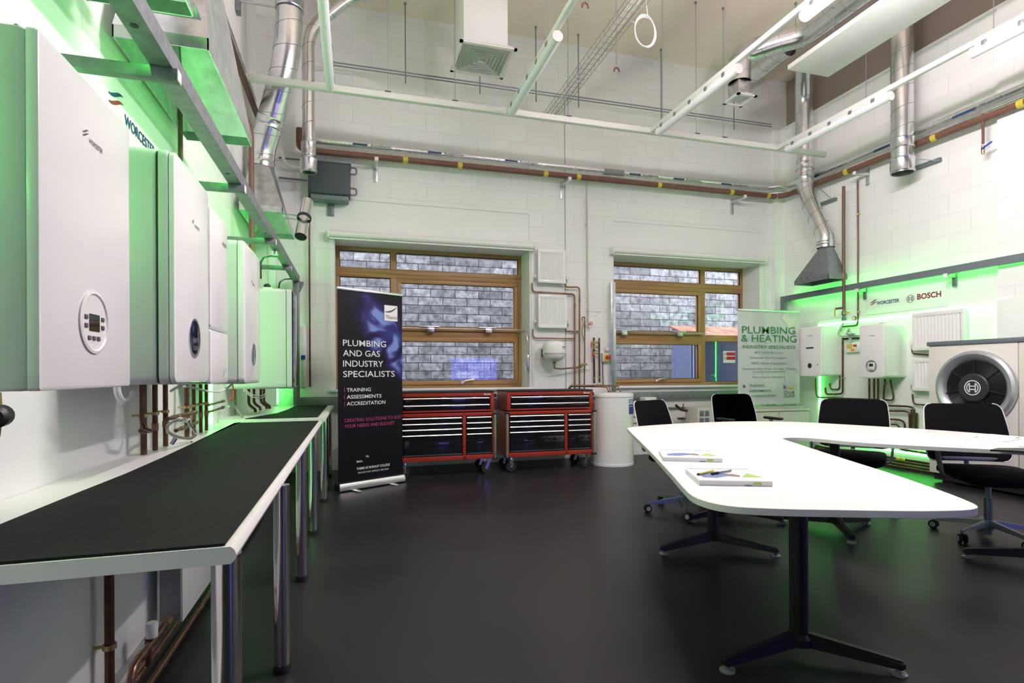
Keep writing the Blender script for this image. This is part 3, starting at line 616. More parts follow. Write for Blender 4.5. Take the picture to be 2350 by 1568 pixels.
# --- under the near bench: riser, radiator, pipes
t = thing('panel_radiator', 'white radiator seen end-on under the near bench', 'radiator', (-0.74, 3, 0.14))
bm = BM(); box(bm, -0.785, -0.775, 2.57, 3.7, 0.14, 0.66, 0.003); box(bm, -0.70, -0.69, 2.57, 3.7, 0.14, 0.66, 0.003); obj('panel', bm, m_white, t)
m_fin = ribbed('radiator_fins', 2, 60.0, (0.25, 0.25, 0.22), (0.5, 0.5, 0.46), 0.6, 0.8)
bm = BM(); box(bm, -0.775, -0.70, 2.572, 3.69, 0.15, 0.65); obj('convector_fins', bm, m_fin, t)
bm = BM(); lathe(bm, [(0, -0.02), (0.016, -0.02), (0.016, 0.03), (0, 0.03)], (-0.735, 2.52, 0.165), (0, 1, 0), 8); v = obj('valve', bm, m_brass, t)
bm = BM(); lathe(bm, [(0, 0), (0.02, 0), (0.021, 0.05), (0.018, 0.055), (0, 0.055)], (-0.735, 2.35, 0.185), (0, 0, 1), 20); obj('valve_cap', bm, m_whitep, v)
cpipe('heating_pipe', 'copper riser beside the bench wall at the left edge of the picture', [(-0.775, 2.09, 0.73), (-0.775, 2.09, 0.02)], 0.014, clips=[(-0.775, 2.09, 0.28)], cdir=(-1, 0, 0))
cpipe('heating_pipe', 'copper pipe bending from the floor up into the end-on radiator', [(-0.735, 2.15, 0.03), (-0.735, 2.15, 0.165), (-0.735, 2.50, 0.165)], 0.013, m_copper, 0.05, joints=[((-0.735, 2.15, 0.10), (0, 0, 1)), ((-0.735, 2.25, 0.165), (0, 1, 0))])
cpipe('heating_pipe', 'upper copper pipe running low along the bench wall', [(-0.77, 2.2, 0.06), (-0.77, 4.9, 0.06)], 0.013, m_copper, joints=[((-0.77, y_, 0.06), (0, 1, 0)) for y_ in (2.3, 2.5)])
cpipe('heating_pipe', 'outer copper pipe running low along the bench wall', [(-0.73, 2.2, 0.03), (-0.73, 4.9, 0.03)], 0.013, m_copper, joints=[((-0.73, y_, 0.03), (0, 1, 0)) for y_ in (2.45, 3.0)])
cpipe('heating_pipe', 'short copper upright under the white radiator valve', [(-0.75, 2.36, 0.075), (-0.75, 2.36, 0.185)], 0.011)
# --- extraction hoods and ducts, left
def hood(label, x0, x1, y0, y1, z0, top, r, rim=0.055, m=None, group=None):
    t = thing('extraction_hood', label, 'hood', ((x0+x1)/2, (y0+y1)/2, z0), group); m = m or m_galv
    th = 0.006
    bm = BM()
    for a in ((x0, x1, y0, y0+th), (x0, x1, y1-th, y1), (x0, x0+th, y0, y1), (x1-th, x1, y0, y1)): box(bm, *a, z0, z0+rim)
    obj('rim', bm, m, t)
    bm = BM(); n = 32; cx_, cy_, cz_ = top; sq = []
    for k in range(n):
        a = 2*PI*k/n; c, s = math.cos(a), math.sin(a); f = 1/max(abs(c), abs(s))
        sq.append(Vector(((x0+x1)/2+c*f*(x1-x0)/2, (y0+y1)/2+s*f*(y1-y0)/2, z0+rim)))
    # corners kept sharp by sampling at 45 degrees (n divisible by 8)
    ci = [Vector((cx_+math.cos(2*PI*k/n)*r, cy_+math.sin(2*PI*k/n)*r, cz_)) for k in range(n)]
    for layer in (0, 1):
        A = [bm.verts.new(p) for p in sq]; B = [bm.verts.new(p+Vector((0, 0, 0))) for p in ci]
        if layer: 
            for v in A: v.co.z -= 0.004
            for v in B: v.co = Vector((cx_, cy_, cz_-0.004)) + (v.co-Vector((cx_, cy_, cz_)))*0.97
        for k in range(n): bm.faces.new((A[k], A[(k+1) % n], B[(k+1) % n], B[k]))
    obj('canopy', bm, m, t, ang=20)
    return t
def duct(name, label, pts, r, bend=0.25, collars=(), cat='duct', group=None, pitch=0.22, seams=True, seg=24):
    t = thing(name, label, cat, tuple(pts[0]), group)
    bm = BM(); tube(bm, pts, r, seg, bend, caps=False); 
    obj('tube', bm, m_duct, t)
    if seams:
        P = [Vector(p) for p in pts]; Q = [P[0]]          # one continuous helical lock seam following the bends
        for i in range(1, len(P)-1):
            a, b_, c = P[i-1], P[i], P[i+1]; d1 = a-b_; d2 = c-b_; k = min(bend, d1.length*0.45, d2.length*0.45)
            s = b_+d1.normalized()*k; e = b_+d2.normalized()*k
            for q in (0, .2, .4, .6, .8, 1): Q.append(s*(1-q)**2 + b_*2*q*(1-q) + e*q*q)
        Q.append(P[-1]); hx = []; dist = 0.0; u = None; ph = 0.0
        for a, b_ in zip(Q, Q[1:]):
            d = b_-a; L_ = d.length
            if L_ < 1e-5: continue
            d.normalize()
            if u is None: u, w = frame_of(d)
            else: u = (u-d*u.dot(d)).normalized(); w = d.cross(u)
            n = max(1, int(L_/pitch*24))
            for i in range(n):
                ph += 2*PI*(L_/n)/pitch; hx.append(a+d*(L_*(i+0.5)/n)+(u*math.cos(ph)+w*math.sin(ph))*(r+0.0005))
        bm = BM(); tube(bm, hx, 0.0026, 5); obj('spiral_seam', bm, m_ductd, t)
    for c, d, rr, ln in collars:
        bm = BM(); lathe(bm, [(r*0.98, -ln/2), (rr, -ln/2), (rr*1.03, -ln/2+0.008), (rr, -ln/2+0.016), (rr, ln/2-0.016), (rr*1.03, ln/2-0.008), (rr, ln/2), (r*0.98, ln/2)], c, d, seg); obj('collar', bm, m_duct, t)
    return t
hood('large galvanised canopy hood in full view over the middle left boilers', -1.04, -0.65, 2.86, 4.0, 2.70, (-0.87, 3.3, 3.75), 0.12)
t = thing('hood_flue', 'galvanised flue box with dark opening above the nearest canopy hood', 'duct', (-0.8, 2.5, 2.8))
a = fl(344, 20, 2.80); b_ = fl(444, 41, 2.80)
bm = BM(); box(bm, a.x-0.06, b_.x+0.03, a.y-0.14, a.y+0.03, 2.80, 2.825, 0.003); box(bm, a.x+0.02, b_.x-0.02, a.y-0.13, a.y-0.02, 2.825, 3.5); obj('flue_box', bm, m_galv, t)
bm = BM(); box(bm, a.x, b_.x, a.y-0.135, a.y, 2.795, 2.802); obj('opening', bm, m_black, t)
hood('nearest galvanised canopy hood, only its far rim corner showing at the top edge', -1.04, -0.65, 1.44, 2.62, 2.70, (-0.87, 1.9, 3.6), 0.12)
hood('galvanised canopy hood under the bent duct over the far left boilers', -1.04, -0.65, 5.65, 6.76, 2.73, (-0.92, 6.18, 3.32), 0.125)
duct('extract_duct', 'bright spiral duct bending down the left wall into the far hood', [(-0.92, 6.18, 3.33), (-0.91, 6.17, 3.50), (-0.605, 5.90, 4.42), (-0.605, 5.85, 5.69)], 0.128, 0.42,
     collars=[((-0.82, 6.09, 3.77), (0.31, -0.26, 0.9), 0.135, 0.09), ((-0.918, 6.18, 3.40), (0, 0, 1), 0.134, 0.08), ((-0.605, 5.87, 4.90), (0, 0, 1), 0.136, 0.16)])
t = thing('duct_clamp', 'damper plate with long steel arm gripping the bright left duct', 'bracket', (-0.45, 5.7, 5.1))
bm = BM(); tube(bm, [(-1.07, 5.85, 5.1), (-0.73, 5.85, 5.1)], 0.010, 8); tube(bm, [(-1.07, 5.85, 4.82), (-0.73, 5.85, 4.82)], 0.010, 8); obj('stay_rod', bm, m_galv, t)
bm = BM(); box(bm, XL, -1.05, 5.80, 5.90, 4.7, 5.2, 0.003); obj('wall_channel', bm, m_galvd, t)
bm = BM(); box(bm, -0.50, -0.26, 5.62, 5.85, 4.97, 4.985, 0.003); obj('damper_plate', bm, m_galv, t)
duct('extract_duct', 'thin spiral duct with an open flared end hanging beside the black case', [(-0.475, 6.5, 3.43), (-0.475, 6.5, 5.02), (-0.03, 6.5, 5.48), (0.3, 6.5, 5.60)], 0.067, 0.2,
     collars=[((-0.475, 6.5, 3.51), (0, 0, 1), 0.093, 0.15), ((-0.475, 6.5, 3.69), (0, 0, 1), 0.081, 0.15)])
duct('extract_duct', 'short open spiral duct nozzle tilted down beside the far left hood', [sd(690, 543, -0.52)*0.93+Vector((0, 0, 0.08)), sd(706, 462, -0.47)*0.93+Vector((0, 0, 0.08))], 0.055, 0, collars=[], seams=False)
a = sd(698, 500, -0.49)*0.93+Vector((0, 0, 0.08))
t = thing('nozzle_clamp', 'rubber lined clamp and studs holding the tilted nozzle', 'bracket', tuple(a))
d_ = (sd(706, 462, -0.47)-sd(690, 543, -0.52)); bm = BM(); lathe(bm, [(0.056, -0.015), (0.066, -0.015), (0.066, 0.015), (0.056, 0.015)], a, d_, 20); obj('clamp_band', bm, m_rubber, t)
bm = BM(); tube(bm, [a+Vector((-0.06, 0, 0.02)), a+Vector((-0.25, 0, 0.03))], 0.006, 8); tube(bm, [a+Vector((-0.06, 0, -0.02)), a+Vector((-0.25, 0, -0.01))], 0.006, 8); obj('stud', bm, m_galvd, t)
# --- brown risers on the left wall
def gas(label, pts, r=0.022, bend=0.06, m=None, tapes=(), group=None, name='gas_pipe'):
    t = thing(name, label, 'pipe', tuple(pts[0]), group)
    bm = BM(); tube(bm, pts, r, 14, bend); obj('tube', bm, m or m_brown, t)
    for c, ax in tapes:
        bm = BM(); lathe(bm, [(r*1.03, -0.03), (r*1.04, 0), (r*1.03, 0.03)], c, ax, 14); obj('marker_band', bm, m_yellow, t)
    return t
gas('brown riser passing behind the near bracket on the left wall', [(-1.03, 3.83, 1.9), (-1.03, 3.83, 5.6)], 0.014)
gas('brown riser dropping to the top of the farthest left boiler', [(-0.90, 5.5, 1.95), (-0.90, 5.5, 3.4), (-1.0, 5.5, 3.7)], 0.024)
gas('thin copper drop on the back wall left of the first window', [(-0.505, 6.94, 1.02), (-0.505, 6.94, 3.3), (-0.505, 6.94, 3.80)], 0.011, m=m_copperd)
gas('brown pipe climbing the left wall beneath the ceiling', [(-1.0, 3.0, 4.0), (-1.0, 6.86, 4.0)], 0.03)
for z_ in (4.15, 4.22, 4.30):
    gas({4.15: 'lowest', 4.22: 'middle', 4.30: 'topmost'}[z_]+' of three slim steel conduits along the upper left wall', [(-1.06, 0.5, z_), (-1.06, 6.8, z_)], 0.012, m=m_galv, group='steel conduits on the upper left wall', name='conduit')
t = thing('swan_neck', 'upper black swan-neck hose fixed under the left rail', 'hose', (-0.7, 5.5, 2.2))
bm = BM(); tube(bm, [sd(x, y, -0.80) for x, y in ((598, 640), (597, 605), (606, 592), (622, 588), (640, 589))], 0.010, 8, 0.06); obj('hose', bm, m_black, t)
bm = BM(); lathe(bm, [(0, 0), (0.03, 0), (0.03, 0.03), (0, 0.03)], (-0.66, 5.15, 2.215), (0, 0, 1), 20); obj('ceiling_cup', bm, m_galv, t)
t = thing('swan_neck', 'lower black swan-neck hose above the farthest left boiler', 'hose', (-0.7, 6, 2.2))
bm = BM(); tube(bm, [sd(x, y, -0.68) for x, y in ((640, 660), (642, 648), (652, 641), (668, 640), (680, 641))], 0.008, 8, 0.06); obj('hose', bm, m_black, t)
t = thing('wall_panel', 'long pale curved plastic panel on the back wall behind the left boilers', 'wall_panel', (-0.56, 6.95, 1.0))  # unidentified pale upright shape, built as a plain curved panel
bm = BM(); box(bm, -0.63, -0.54, 6.89, 6.995, 1.0, 1.75, 0.03, 3); obj('cover', bm, m_whitep, t)
bm = BM(); box(bm, -0.60, -0.55, 6.865, 6.89, 1.35, 1.40, 0.008); obj('lever', bm, m_blue, t)
# ================================================================== BACK WALL
def roller(label, x0, x1, z):
    t = thing('roller_blind', label, 'blind', ((x0+x1)/2, 6.93, z-0.1), 'rolled-up white window blinds')
    bm = BM(); tube(bm, [(x0+0.02, 6.93, z-0.045), (x1-0.02, 6.93, z-0.045)], 0.042, 20); obj('roll', bm, m_whitep, t)
    bm = BM(); box(bm, x0+0.02, x1-0.02, 6.905, 6.93, z-0.112, z-0.092, 0.006); obj('bottom_bar', bm, m_whitep, t)
    for a in (x0, x1-0.02):
        bm = BM(); box(bm, a, a+0.02, 6.88, 6.999, z-0.10, z+0.002, 0.006); obj('end_bracket', bm, m_whitep, t)
    return t
roller('white roller blind rolled up over the left window', -0.30, 2.335, 2.915)
roller('white roller blind rolled up over the right window', 3.46, 6.06, 2.935)
bm = BM(); tube(bm, [(6.02, 6.93, 2.84), (6.02, 6.93, 1.25)], 0.003, 6); tube(bm, [(6.04, 6.93, 2.84), (6.04, 6.93, 1.25)], 0.003, 6); tag(obj('blind_chain', bm, m_whitep), 'white bead chain hanging from the right end of the right blind', 'chain')
bm = BM(); tube(bm, [(-0.27, 6.93, 2.80), (-0.27, 6.93, 1.15)], 0.003, 6); tube(bm, [(-0.25, 6.93, 2.80), (-0.25, 6.93, 1.15)], 0.003, 6); tag(obj('blind_chain', bm, m_whitep), 'white bead chain hanging from the left end of the left blind', 'chain')
bm = BM(); box(bm, 2.300, 2.345, 6.985, 6.999, 0.99, 2.80, 0.003); tag(obj('trunking', bm, m_whitep), 'slim white trunking up the wall edge right of the left window', 'trunking')
# --- radiators
def radiator(label, org, xd, w, h, depth=0.06, n=10, off=0.045, group=None, ends=()):
    "org lower-left corner at the wall, xd along the wall; built from a corrugated front panel"
    org = Vector(org); xd = Vector(xd); nd = xd.cross(Z_)
    t = thing('panel_radiator', label, 'radiator', tuple(org+xd*w/2), group)
    def P(a, d, z): return org + xd*a + nd*d + Z_*z
    m = Matrix((( xd.x, nd.x, 0, org.x), (xd.y, nd.y, 0, org.y), (0, 0, 1, org.z), (0, 0, 0, 1)))
    bm = BM(); box(bm, 0, w, off, off+0.012, 0, h, 0.004, mtx=m)
    box(bm, 0, w, off+depth-0.012, off+depth, 0, 0.045, 0.004, mtx=m); box(bm, 0, w, off+depth-0.012, off+depth, h-0.045, h, 0.004, mtx=m)
    # corrugation
    prof = []; k = n*8; a0, a1 = 0.03, w-0.03
    for i in range(k+1):
        s = i/k; prof.append((a0+(a1-a0)*s, off+depth-0.006+0.008*math.cos(2*PI*n*s)))
    A = [bm.verts.new(P(a, d, 0.04)) for a, d in prof]; B = [bm.verts.new(P(a, d, h-0.04)) for a, d in prof]
    for i in range(k): bm.faces.new((A[i], A[i+1], B[i+1], B[i]))
    box(bm, 0, 0.032, off+depth-0.014, off+depth-0.002, 0.0, h, 0.003, mtx=m); box(bm, w-0.032, w, off+depth-0.014, off+depth-0.002, 0, h, 0.003, mtx=m)
    obj('front_panel', bm, m_white, t)
    bm = BM(); box(bm, -0.004, 0, off, off+depth-0.004, 0.01, h, mtx=m); box(bm, w, w+0.004, off, off+depth-0.004, 0.01, h, mtx=m); obj('side_cover', bm, m_white, t)
    bm = BM(); box(bm, 0.004, w-0.004, off+0.012, off+depth-0.012, h-0.012, h-0.004, mtx=m); obj('top_grille', bm, m_body, t)
    bm = BM()
    for a in (0.12, w-0.12): box(bm, a-0.02, a+0.02, 0, off, h*0.3, h*0.7, mtx=m)
    obj('wall_bracket', bm, m_whitep, t)
    for e in ends:
        a = -0.035 if e == 0 else w+0.035
        bm = BM(); lathe(bm, [(0, -0.03), (0.013, -0.03), (0.013, 0.02), (0, 0.02)], P(a, off+0.02, 0.05), (0, 0, 1), 10); tube(bm, [P(a, off+0.02, 0.05), P(a*0.6 if e == 0 else w+0.01, off+0.02, 0.05)], 0.009, 8); v = obj('valve', bm, m_chrome, t)
        bm = BM(); lathe(bm, [(0, 0.02), (0.014, 0.02), (0.015, 0.06), (0, 0.062)], P(a, off+0.02, 0.05), (0, 0, 1), 14); obj('valve_cap', bm, m_whitep, v)
    return t
radiator('upper of two small white radiators between the windows', (2.375, 7.0, 2.385), (1, 0, 0), 0.385, 0.45, n=11, ends=(0, 1))
radiator('lower of two small white radiators between the windows', (2.375, 7.0, 1.78), (1, 0, 0), 0.40, 0.45, n=11, ends=(0, 1))
def bpipe(label, pix, Y=6.95, r=0.011, m=None, name='heating_pipe', bend=0.05, clips=(), joints=(), group=None, start=None):
    pts = [bk(x, y, Y) for x, y in pix]
    if start is not None: pts = list(start)+pts
    t = thing(name, label, 'pipe', tuple(pts[-1]), group)
    bm = BM(); tube(bm, pts, r, 10, bend); obj('tube', bm, m or m_copper, t)
    for x, y in clips:
        c = bk(x, y, Y); bm = BM(); tube(bm, [c, (c.x, 6.999, c.z)], 0.005, 8); lathe(bm, [(r, -0.008), (r*1.5, -0.008), (r*1.5, 0.008), (r, 0.008)], c, (0, 0, 1), 12); obj('clip', bm, m_brass, t)
    for x, y, ax in joints:
        bm = BM(); lathe(bm, [(r, -0.018), (r*1.3, -0.015), (r*1.3, 0.015), (r, 0.018)], bk(x, y, Y), ax, 12); obj('fitting', bm, m_copper, t)
    return t
VZ = (0, 0, 1); VX = (1, 0, 0)
bpipe('copper return from the left valve of the upper small radiator', [(1221.5, 650), (1221.5, 670), (1319, 675.5), (1319, 894)], r=0.012, clips=[(1319, 760), (1319, 840)], joints=[(1319, 700, VZ), (1240, 671, VX)])
bpipe('copper flow from the right valve of the upper small radiator', [(1297, 652), (1299, 659), (1330, 659), (1330, 894)], r=0.012, clips=[(1330, 760), (1330, 845)], joints=[(1330, 690, VZ), (1330, 780, VZ)], Y=6.93)
bpipe('copper return from the left valve of the lower small radiator', [(1223, 755), (1223, 776), (1318, 777.5)], r=0.010, Y=6.955)
bpipe('copper stub from the right valve of the lower small radiator', [(1298, 755), (1299, 760.5), (1328, 761)], r=0.010, Y=6.955)
bpipe('copper drop with a top loop, third from the lower small radiator', [(1336, 735), (1336, 728), (1342, 728), (1342, 800), (1341, 894)], r=0.010, Y=6.93, clips=[(1342, 840)], joints=[(1342, 750, VZ)], bend=0.02)
bpipe('thin white insulated riser above the copper loop pipes', [(1346, 400), (1348, 640), (1350, 740), (1350, 754)], r=0.011, m=mat('painted_pipe', (0.55, 0.48, 0.45), 0.5), Y=6.95, clips=[(1346, 515), (1349, 715)])
bpipe('short copper upright with red lever valves near the right window', [(1363, 775), (1364, 880)], r=0.014, m=m_copperd, clips=[(1363, 868)], joints=[(1363, 800, VZ), (1363, 820, VZ)])
bpipe('short copper upright beside the red lever valves', [(1375, 776), (1376, 878)], r=0.012, m=m_copperd, clips=[(1376, 866)], joints=[(1375, 782, VZ)])
bpipe('fine copper pipe with a hose beside the lower small radiator', [(1341, 735), (1334, 760), (1340, 780), (1342, 794)], r=0.006, Y=6.90, bend=0.05)
t = thing('red_valve', 'red hand wheel stop valve at the foot of the white riser', 'valve', tuple(bk(1356, 743, 6.9)))
bm = BM(); c = bk(1356, 743, 6.88); tube(bm, [c+Vector((0.022*math.cos(a*PI/6), 0, 0.022*math.sin(a*PI/6))) for a in range(12)], 0.005, 6, closed=True); obj('hand_wheel', bm, m_redp, t)
bm = BM(); tube(bm, [c, (c.x, 6.94, c.z)], 0.008, 8); tube(bm, [c+Vector((-0.02, 0, 0)), c+Vector((0.02, 0, 0))], 0.003, 6); obj('spindle', bm, m_brass, t)
t = thing('lever_valve_set', 'row of brass lever valves with red handles on a short upright', 'valve', tuple(bk(1363, 800, 6.9)))
for y in (786, 797, 811):
    c = bk(1364, y, 6.92); bm = BM(); lathe(bm, [(0, -0.025), (0.014, -0.025), (0.014, 0.025), (0, 0.025)], c, (0, 0, 1), 8); lathe(bm, [(0, 0), (0.012, 0), (0.012, 0.06), (0, 0.06)], c, (1, 0, 0), 8); v = obj('valve_body', bm, m_brass, t)
for x, y in ((1357, 790), (1360, 812)):
    c = bk(x, y, 6.90); bm = BM(); box(bm, c.x-0.008, c.x+0.008, 6.893, 6.905, c.z-0.05, c.z+0.03, 0.003); obj('lever', bm, m_redp, t)
# --- expansion vessel
t = thing('expansion_vessel', 'small white domed expansion vessel on the wall below the radiators', 'vessel', (2.55, 6.8, 1.30))
c = Vector((2.555, 6.80, 1.455))
bm = BM(); R_ = 0.155
lathe(bm, [(0, -0.135), (0.05, -0.13), (0.11, -0.105), (0.145, -0.06), (R_, -0.02), (R_, 0.085), (0.145, 0.12), (0.11, 0.14), (0.05, 0.15), (0, 0.152)], c, VZ, 40); obj('tank', bm, m_white, t)
bm = BM(); lathe(bm, [(R_, -0.006), (R_*1.04, -0.006), (R_*1.04, 0.006), (R_, 0.006)], c+Vector((0, 0, -0.02)), VZ, 40); obj('seam_band', bm, m_body, t)
bm = BM(); lathe(bm, [(0.02, -0.17), (0.024, -0.15), (0.03, -0.13), (0, -0.125)], c, VZ, 16); lathe(bm, [(0, -0.18), (0.012, -0.18), (0.012, -0.15), (0, -0.15)], c, VZ, 12); obj('outlet', bm, m_brass, t)
for k in range(2):
    bm = BM(); a0 = -PI/2+0.15; hz = c.z+0.055-0.02*k; y_ = 6.80
    pts = []
    for i in range(7):
        a = a0 + 0.5*i/6 + 0.25; pts.append((c.x+(R_+0.001)*math.cos(a), c.y+(R_+0.001)*math.sin(a)))
    prism(bm, [(p[0], p[1], hz) for p in pts]+[(p[0]*1.0, p[1]-0.0, hz+0.011) for p in pts[::-1]], (0, -0.0006, 0)) if False else None
    A = [bm.verts.new((p[0], p[1], hz)) for p in pts]; B = [bm.verts.new((p[0], p[1], hz+(0.012 if k == 0 else 0.005))) for p in pts]
    for i in range(6): bm.faces.new((A[i], A[i+1], B[i+1], B[i]))
    obj('label', bm, m_ink, t)
bm = BM(); box(bm, 2.44, 2.47, 6.86, 6.999, 1.40, 1.50, 0.004); obj('wall_bracket', bm, m_black, t)
bpipe('copper pipe from the foot of the expansion vessel to the uprights', [(1335, 842)], Y=6.90, r=0.011, start=[(2.555, 6.80, 1.29), (2.555, 6.80, 1.235), (2.70, 6.88, 1.23)], joints=[(1330, 842, VX)])
t = thing('tee_valve', 'brass valve with a white cap where the vessel pipe meets the uprights', 'valve', tuple(bk(1335, 838, 6.88)))
c = bk(1335, 836, 6.87); bm = BM(); lathe(bm, [(0, -0.03), (0.017, -0.03), (0.017, 0.05), (0.01, 0.08), (0, 0.08)], c, VX, 12); obj('valve_body', bm, m_brass, t)
bm = BM(); lathe(bm, [(0, 0.08), (0.014, 0.08), (0.014, 0.12), (0, 0.12)], c, VX, 12); obj('cap', bm, m_whitep, t)
# isolator switch and gauge
t = thing('isolator_switch', 'grey isolator switch with red rotary knob on yellow plate', 'switch', (3.27, 6.97, 1.33))
a, b_ = bk(1384, 812, 6.95), bk(1399, 829, 6.95)
bm = BM(); box(bm, a.x-0.01, b_.x+0.005, 6.94, 6.999, b_.z-0.01, a.z+0.01, 0.005); obj('housing', bm, m_body, t)
bm = BM(); box(bm, a.x+0.015, b_.x-0.005, 6.934, 6.94, b_.z, a.z-0.01); obj('yellow_plate', bm, m_yellow, t)
cc = (a+b_)/2; bm = BM(); lathe(bm, [(0.026, 0), (0.026, 0.012), (0.02, 0.014), (0, 0.014)], (cc.x+0.005, 6.934, cc.z), (0, -1, 0), 24); box(bm, cc.x-0.001, cc.x+0.011, 6.905, 6.92, cc.z-0.024, cc.z+0.024, 0.003); obj('knob', bm, m_redp, t)
bm = BM(); tube(bm, [(a.x, 6.965, b_.z), (a.x, 6.965, b_.z-0.15), (a.x+0.005, 6.96, 1.0)], 0.006, 8, 0.05); obj('flex', bm, m_black, t)
t = thing('pressure_gauge', 'round pale pressure gauge just above the isolator switch', 'gauge', tuple(bk(1393, 801, 6.96)))
c = bk(1393, 801, 6.96); bm = BM(); lathe(bm, [(0, 0.03), (0.032, 0.03), (0.034, 0), (0.034, -0.02), (0, -0.02)], c, (0, 1, 0), 28); obj('gauge_body', bm, m_chrome, t)
bm = BM(); lathe(bm, [(0, -0.021), (0.029, -0.021)], c, (0, 1, 0), 28); obj('gauge_face', bm, m_whitep, t)
bm = BM()
for x, y in ((1361, 716), (1367, 716), (1372, 717), (1375, 716), (1361, 726), (1367, 726)):
    c = bk(x, y, 6.998); lathe(bm, [(0, 0), (0.006, 0)], c, (0, -1, 0), 8)
tag(obj('screw_holes', bm, m_ink), 'two short rows of dark screw holes in the wall above the red wheel', 'holes', kind='stuff')
# --- hot water cylinder
t = thing('water_cylinder', 'white hot water cylinder beside the right tool chest', 'cylinder', (3.20, 6.42, 0))
R_ = 0.275; c = Vector((3.20, 6.42, 0))
bm = BM(); lathe(bm, [(0, 0.012), (R_, 0.012), (R_, 0.895), (0, 0.895)], c, VZ, 56); obj('jacket', bm, m_white, t)
bm = BM(); lathe(bm, [(R_, 0.0), (R_*1.015, 0.0), (R_*1.015, 0.03), (R_, 0.032)], c, VZ, 56); obj('foot_ring', bm, m_white, t)
bm = BM(); lathe(bm, [(R_*1.0, 0.865), (R_*1.02, 0.867), (R_*1.02, 0.895), (R_*1.0, 0.91), (R_*0.9, 0.918), (0, 0.92)], c, VZ, 56); obj('top_cover', bm, m_white, t)
def curved(bm, c, R, a0, a1, z0, z1, n=10):
    A = [bm.verts.new((c.x+R*math.cos(a0+(a1-a0)*i/n), c.y+R*math.sin(a0+(a1-a0)*i/n), z0)) for i in range(n+1)]
    B = [bm.verts.new((v.co.x, v.co.y, z1)) for v in A]
    for i in range(n): bm.faces.new((A[i], A[i+1], B[i+1], B[i]))
    return bm
lab = obj('label', curved(BM(), c, R_+0.0015, -PI/2+0.42, -PI/2+0.93, 0.65, 0.835), mat('cylinder_label_blue', (0.03, 0.03, 0.30), 0.4), t)
obj('label_header', curved(BM(), c, R_+0.002, -PI/2+0.42, -PI/2+0.93, 0.775, 0.785), m_pwhite, lab)
for s_, z_, h_ in (('STELFLOW', 0.79, 0.035), ('unvented cylinder', 0.745, 0.012)):
    tb = text_bm(s_, (0, 0, 0), X_, Y_, width=0.13 if h_ > 0.02 else 0.09, height=h_, bold=0.03)
    for v in tb.verts:
        a = -PI/2+0.44+v.co.x/R_; v.co = Vector((c.x+(R_+0.003)*math.cos(a), c.y+(R_+0.003)*math.sin(a), z_+v.co.y))
    obj('lettering', tb, m_pwhite, lab)
for z_ in (0.60, 0.52, 0.44):
    a = -PI/2+1.25; bm = BM(); lathe(bm, [(0, 0), (0.012, 0), (0.012, 0.05), (0.008, 0.07), (0, 0.07)], (c.x+R_*math.cos(a), c.y+R_*math.sin(a), z_), (math.cos(a), math.sin(a), 0), 10); obj('tapping', bm, m_copper, t)
bm = BM(); a = -PI/2+1.25; lathe(bm, [(0, 0), (0.03, 0), (0.032, 0.05), (0.028, 0.06), (0, 0.06)], (c.x+R_*math.cos(a), c.y+R_*math.sin(a), 0.35), (math.cos(a), math.sin(a), 0), 20); obj('thermostat_cap', bm, m_whitep, t)
t = thing('cylinder_pipe', 'thick bent copper pipe arching from behind the chest to the cylinder top', 'pipe', (3.2, 6.45, 0.92))
bm = BM(); tube(bm, [(2.78, 6.85, 0.95), (2.80, 6.83, 1.0), (2.95, 6.75, 1.0), (3.18, 6.5, 0.995), (3.20, 6.47, 0.92)], 0.016, 12, 0.07); obj('tube', bm, m_copper, t)
bm = BM(); lathe(bm, [(0, 0), (0.026, 0), (0.026, 0.018), (0, 0.02)], (3.20, 6.47, 0.92), VZ, 8); obj('nut', bm, m_chrome, t)
t = thing('cylinder_pipe', 'thin bent copper pipe behind the thick one on the cylinder top', 'pipe', (3.34, 6.5, 0.92))
bm = BM(); tube(bm, [(3.15, 6.80, 1.005), (3.30, 6.60, 1.0), (3.36, 6.52, 0.995), (3.37, 6.50, 0.92)], 0.010, 12, 0.05); obj('tube', bm, m_copper, t)
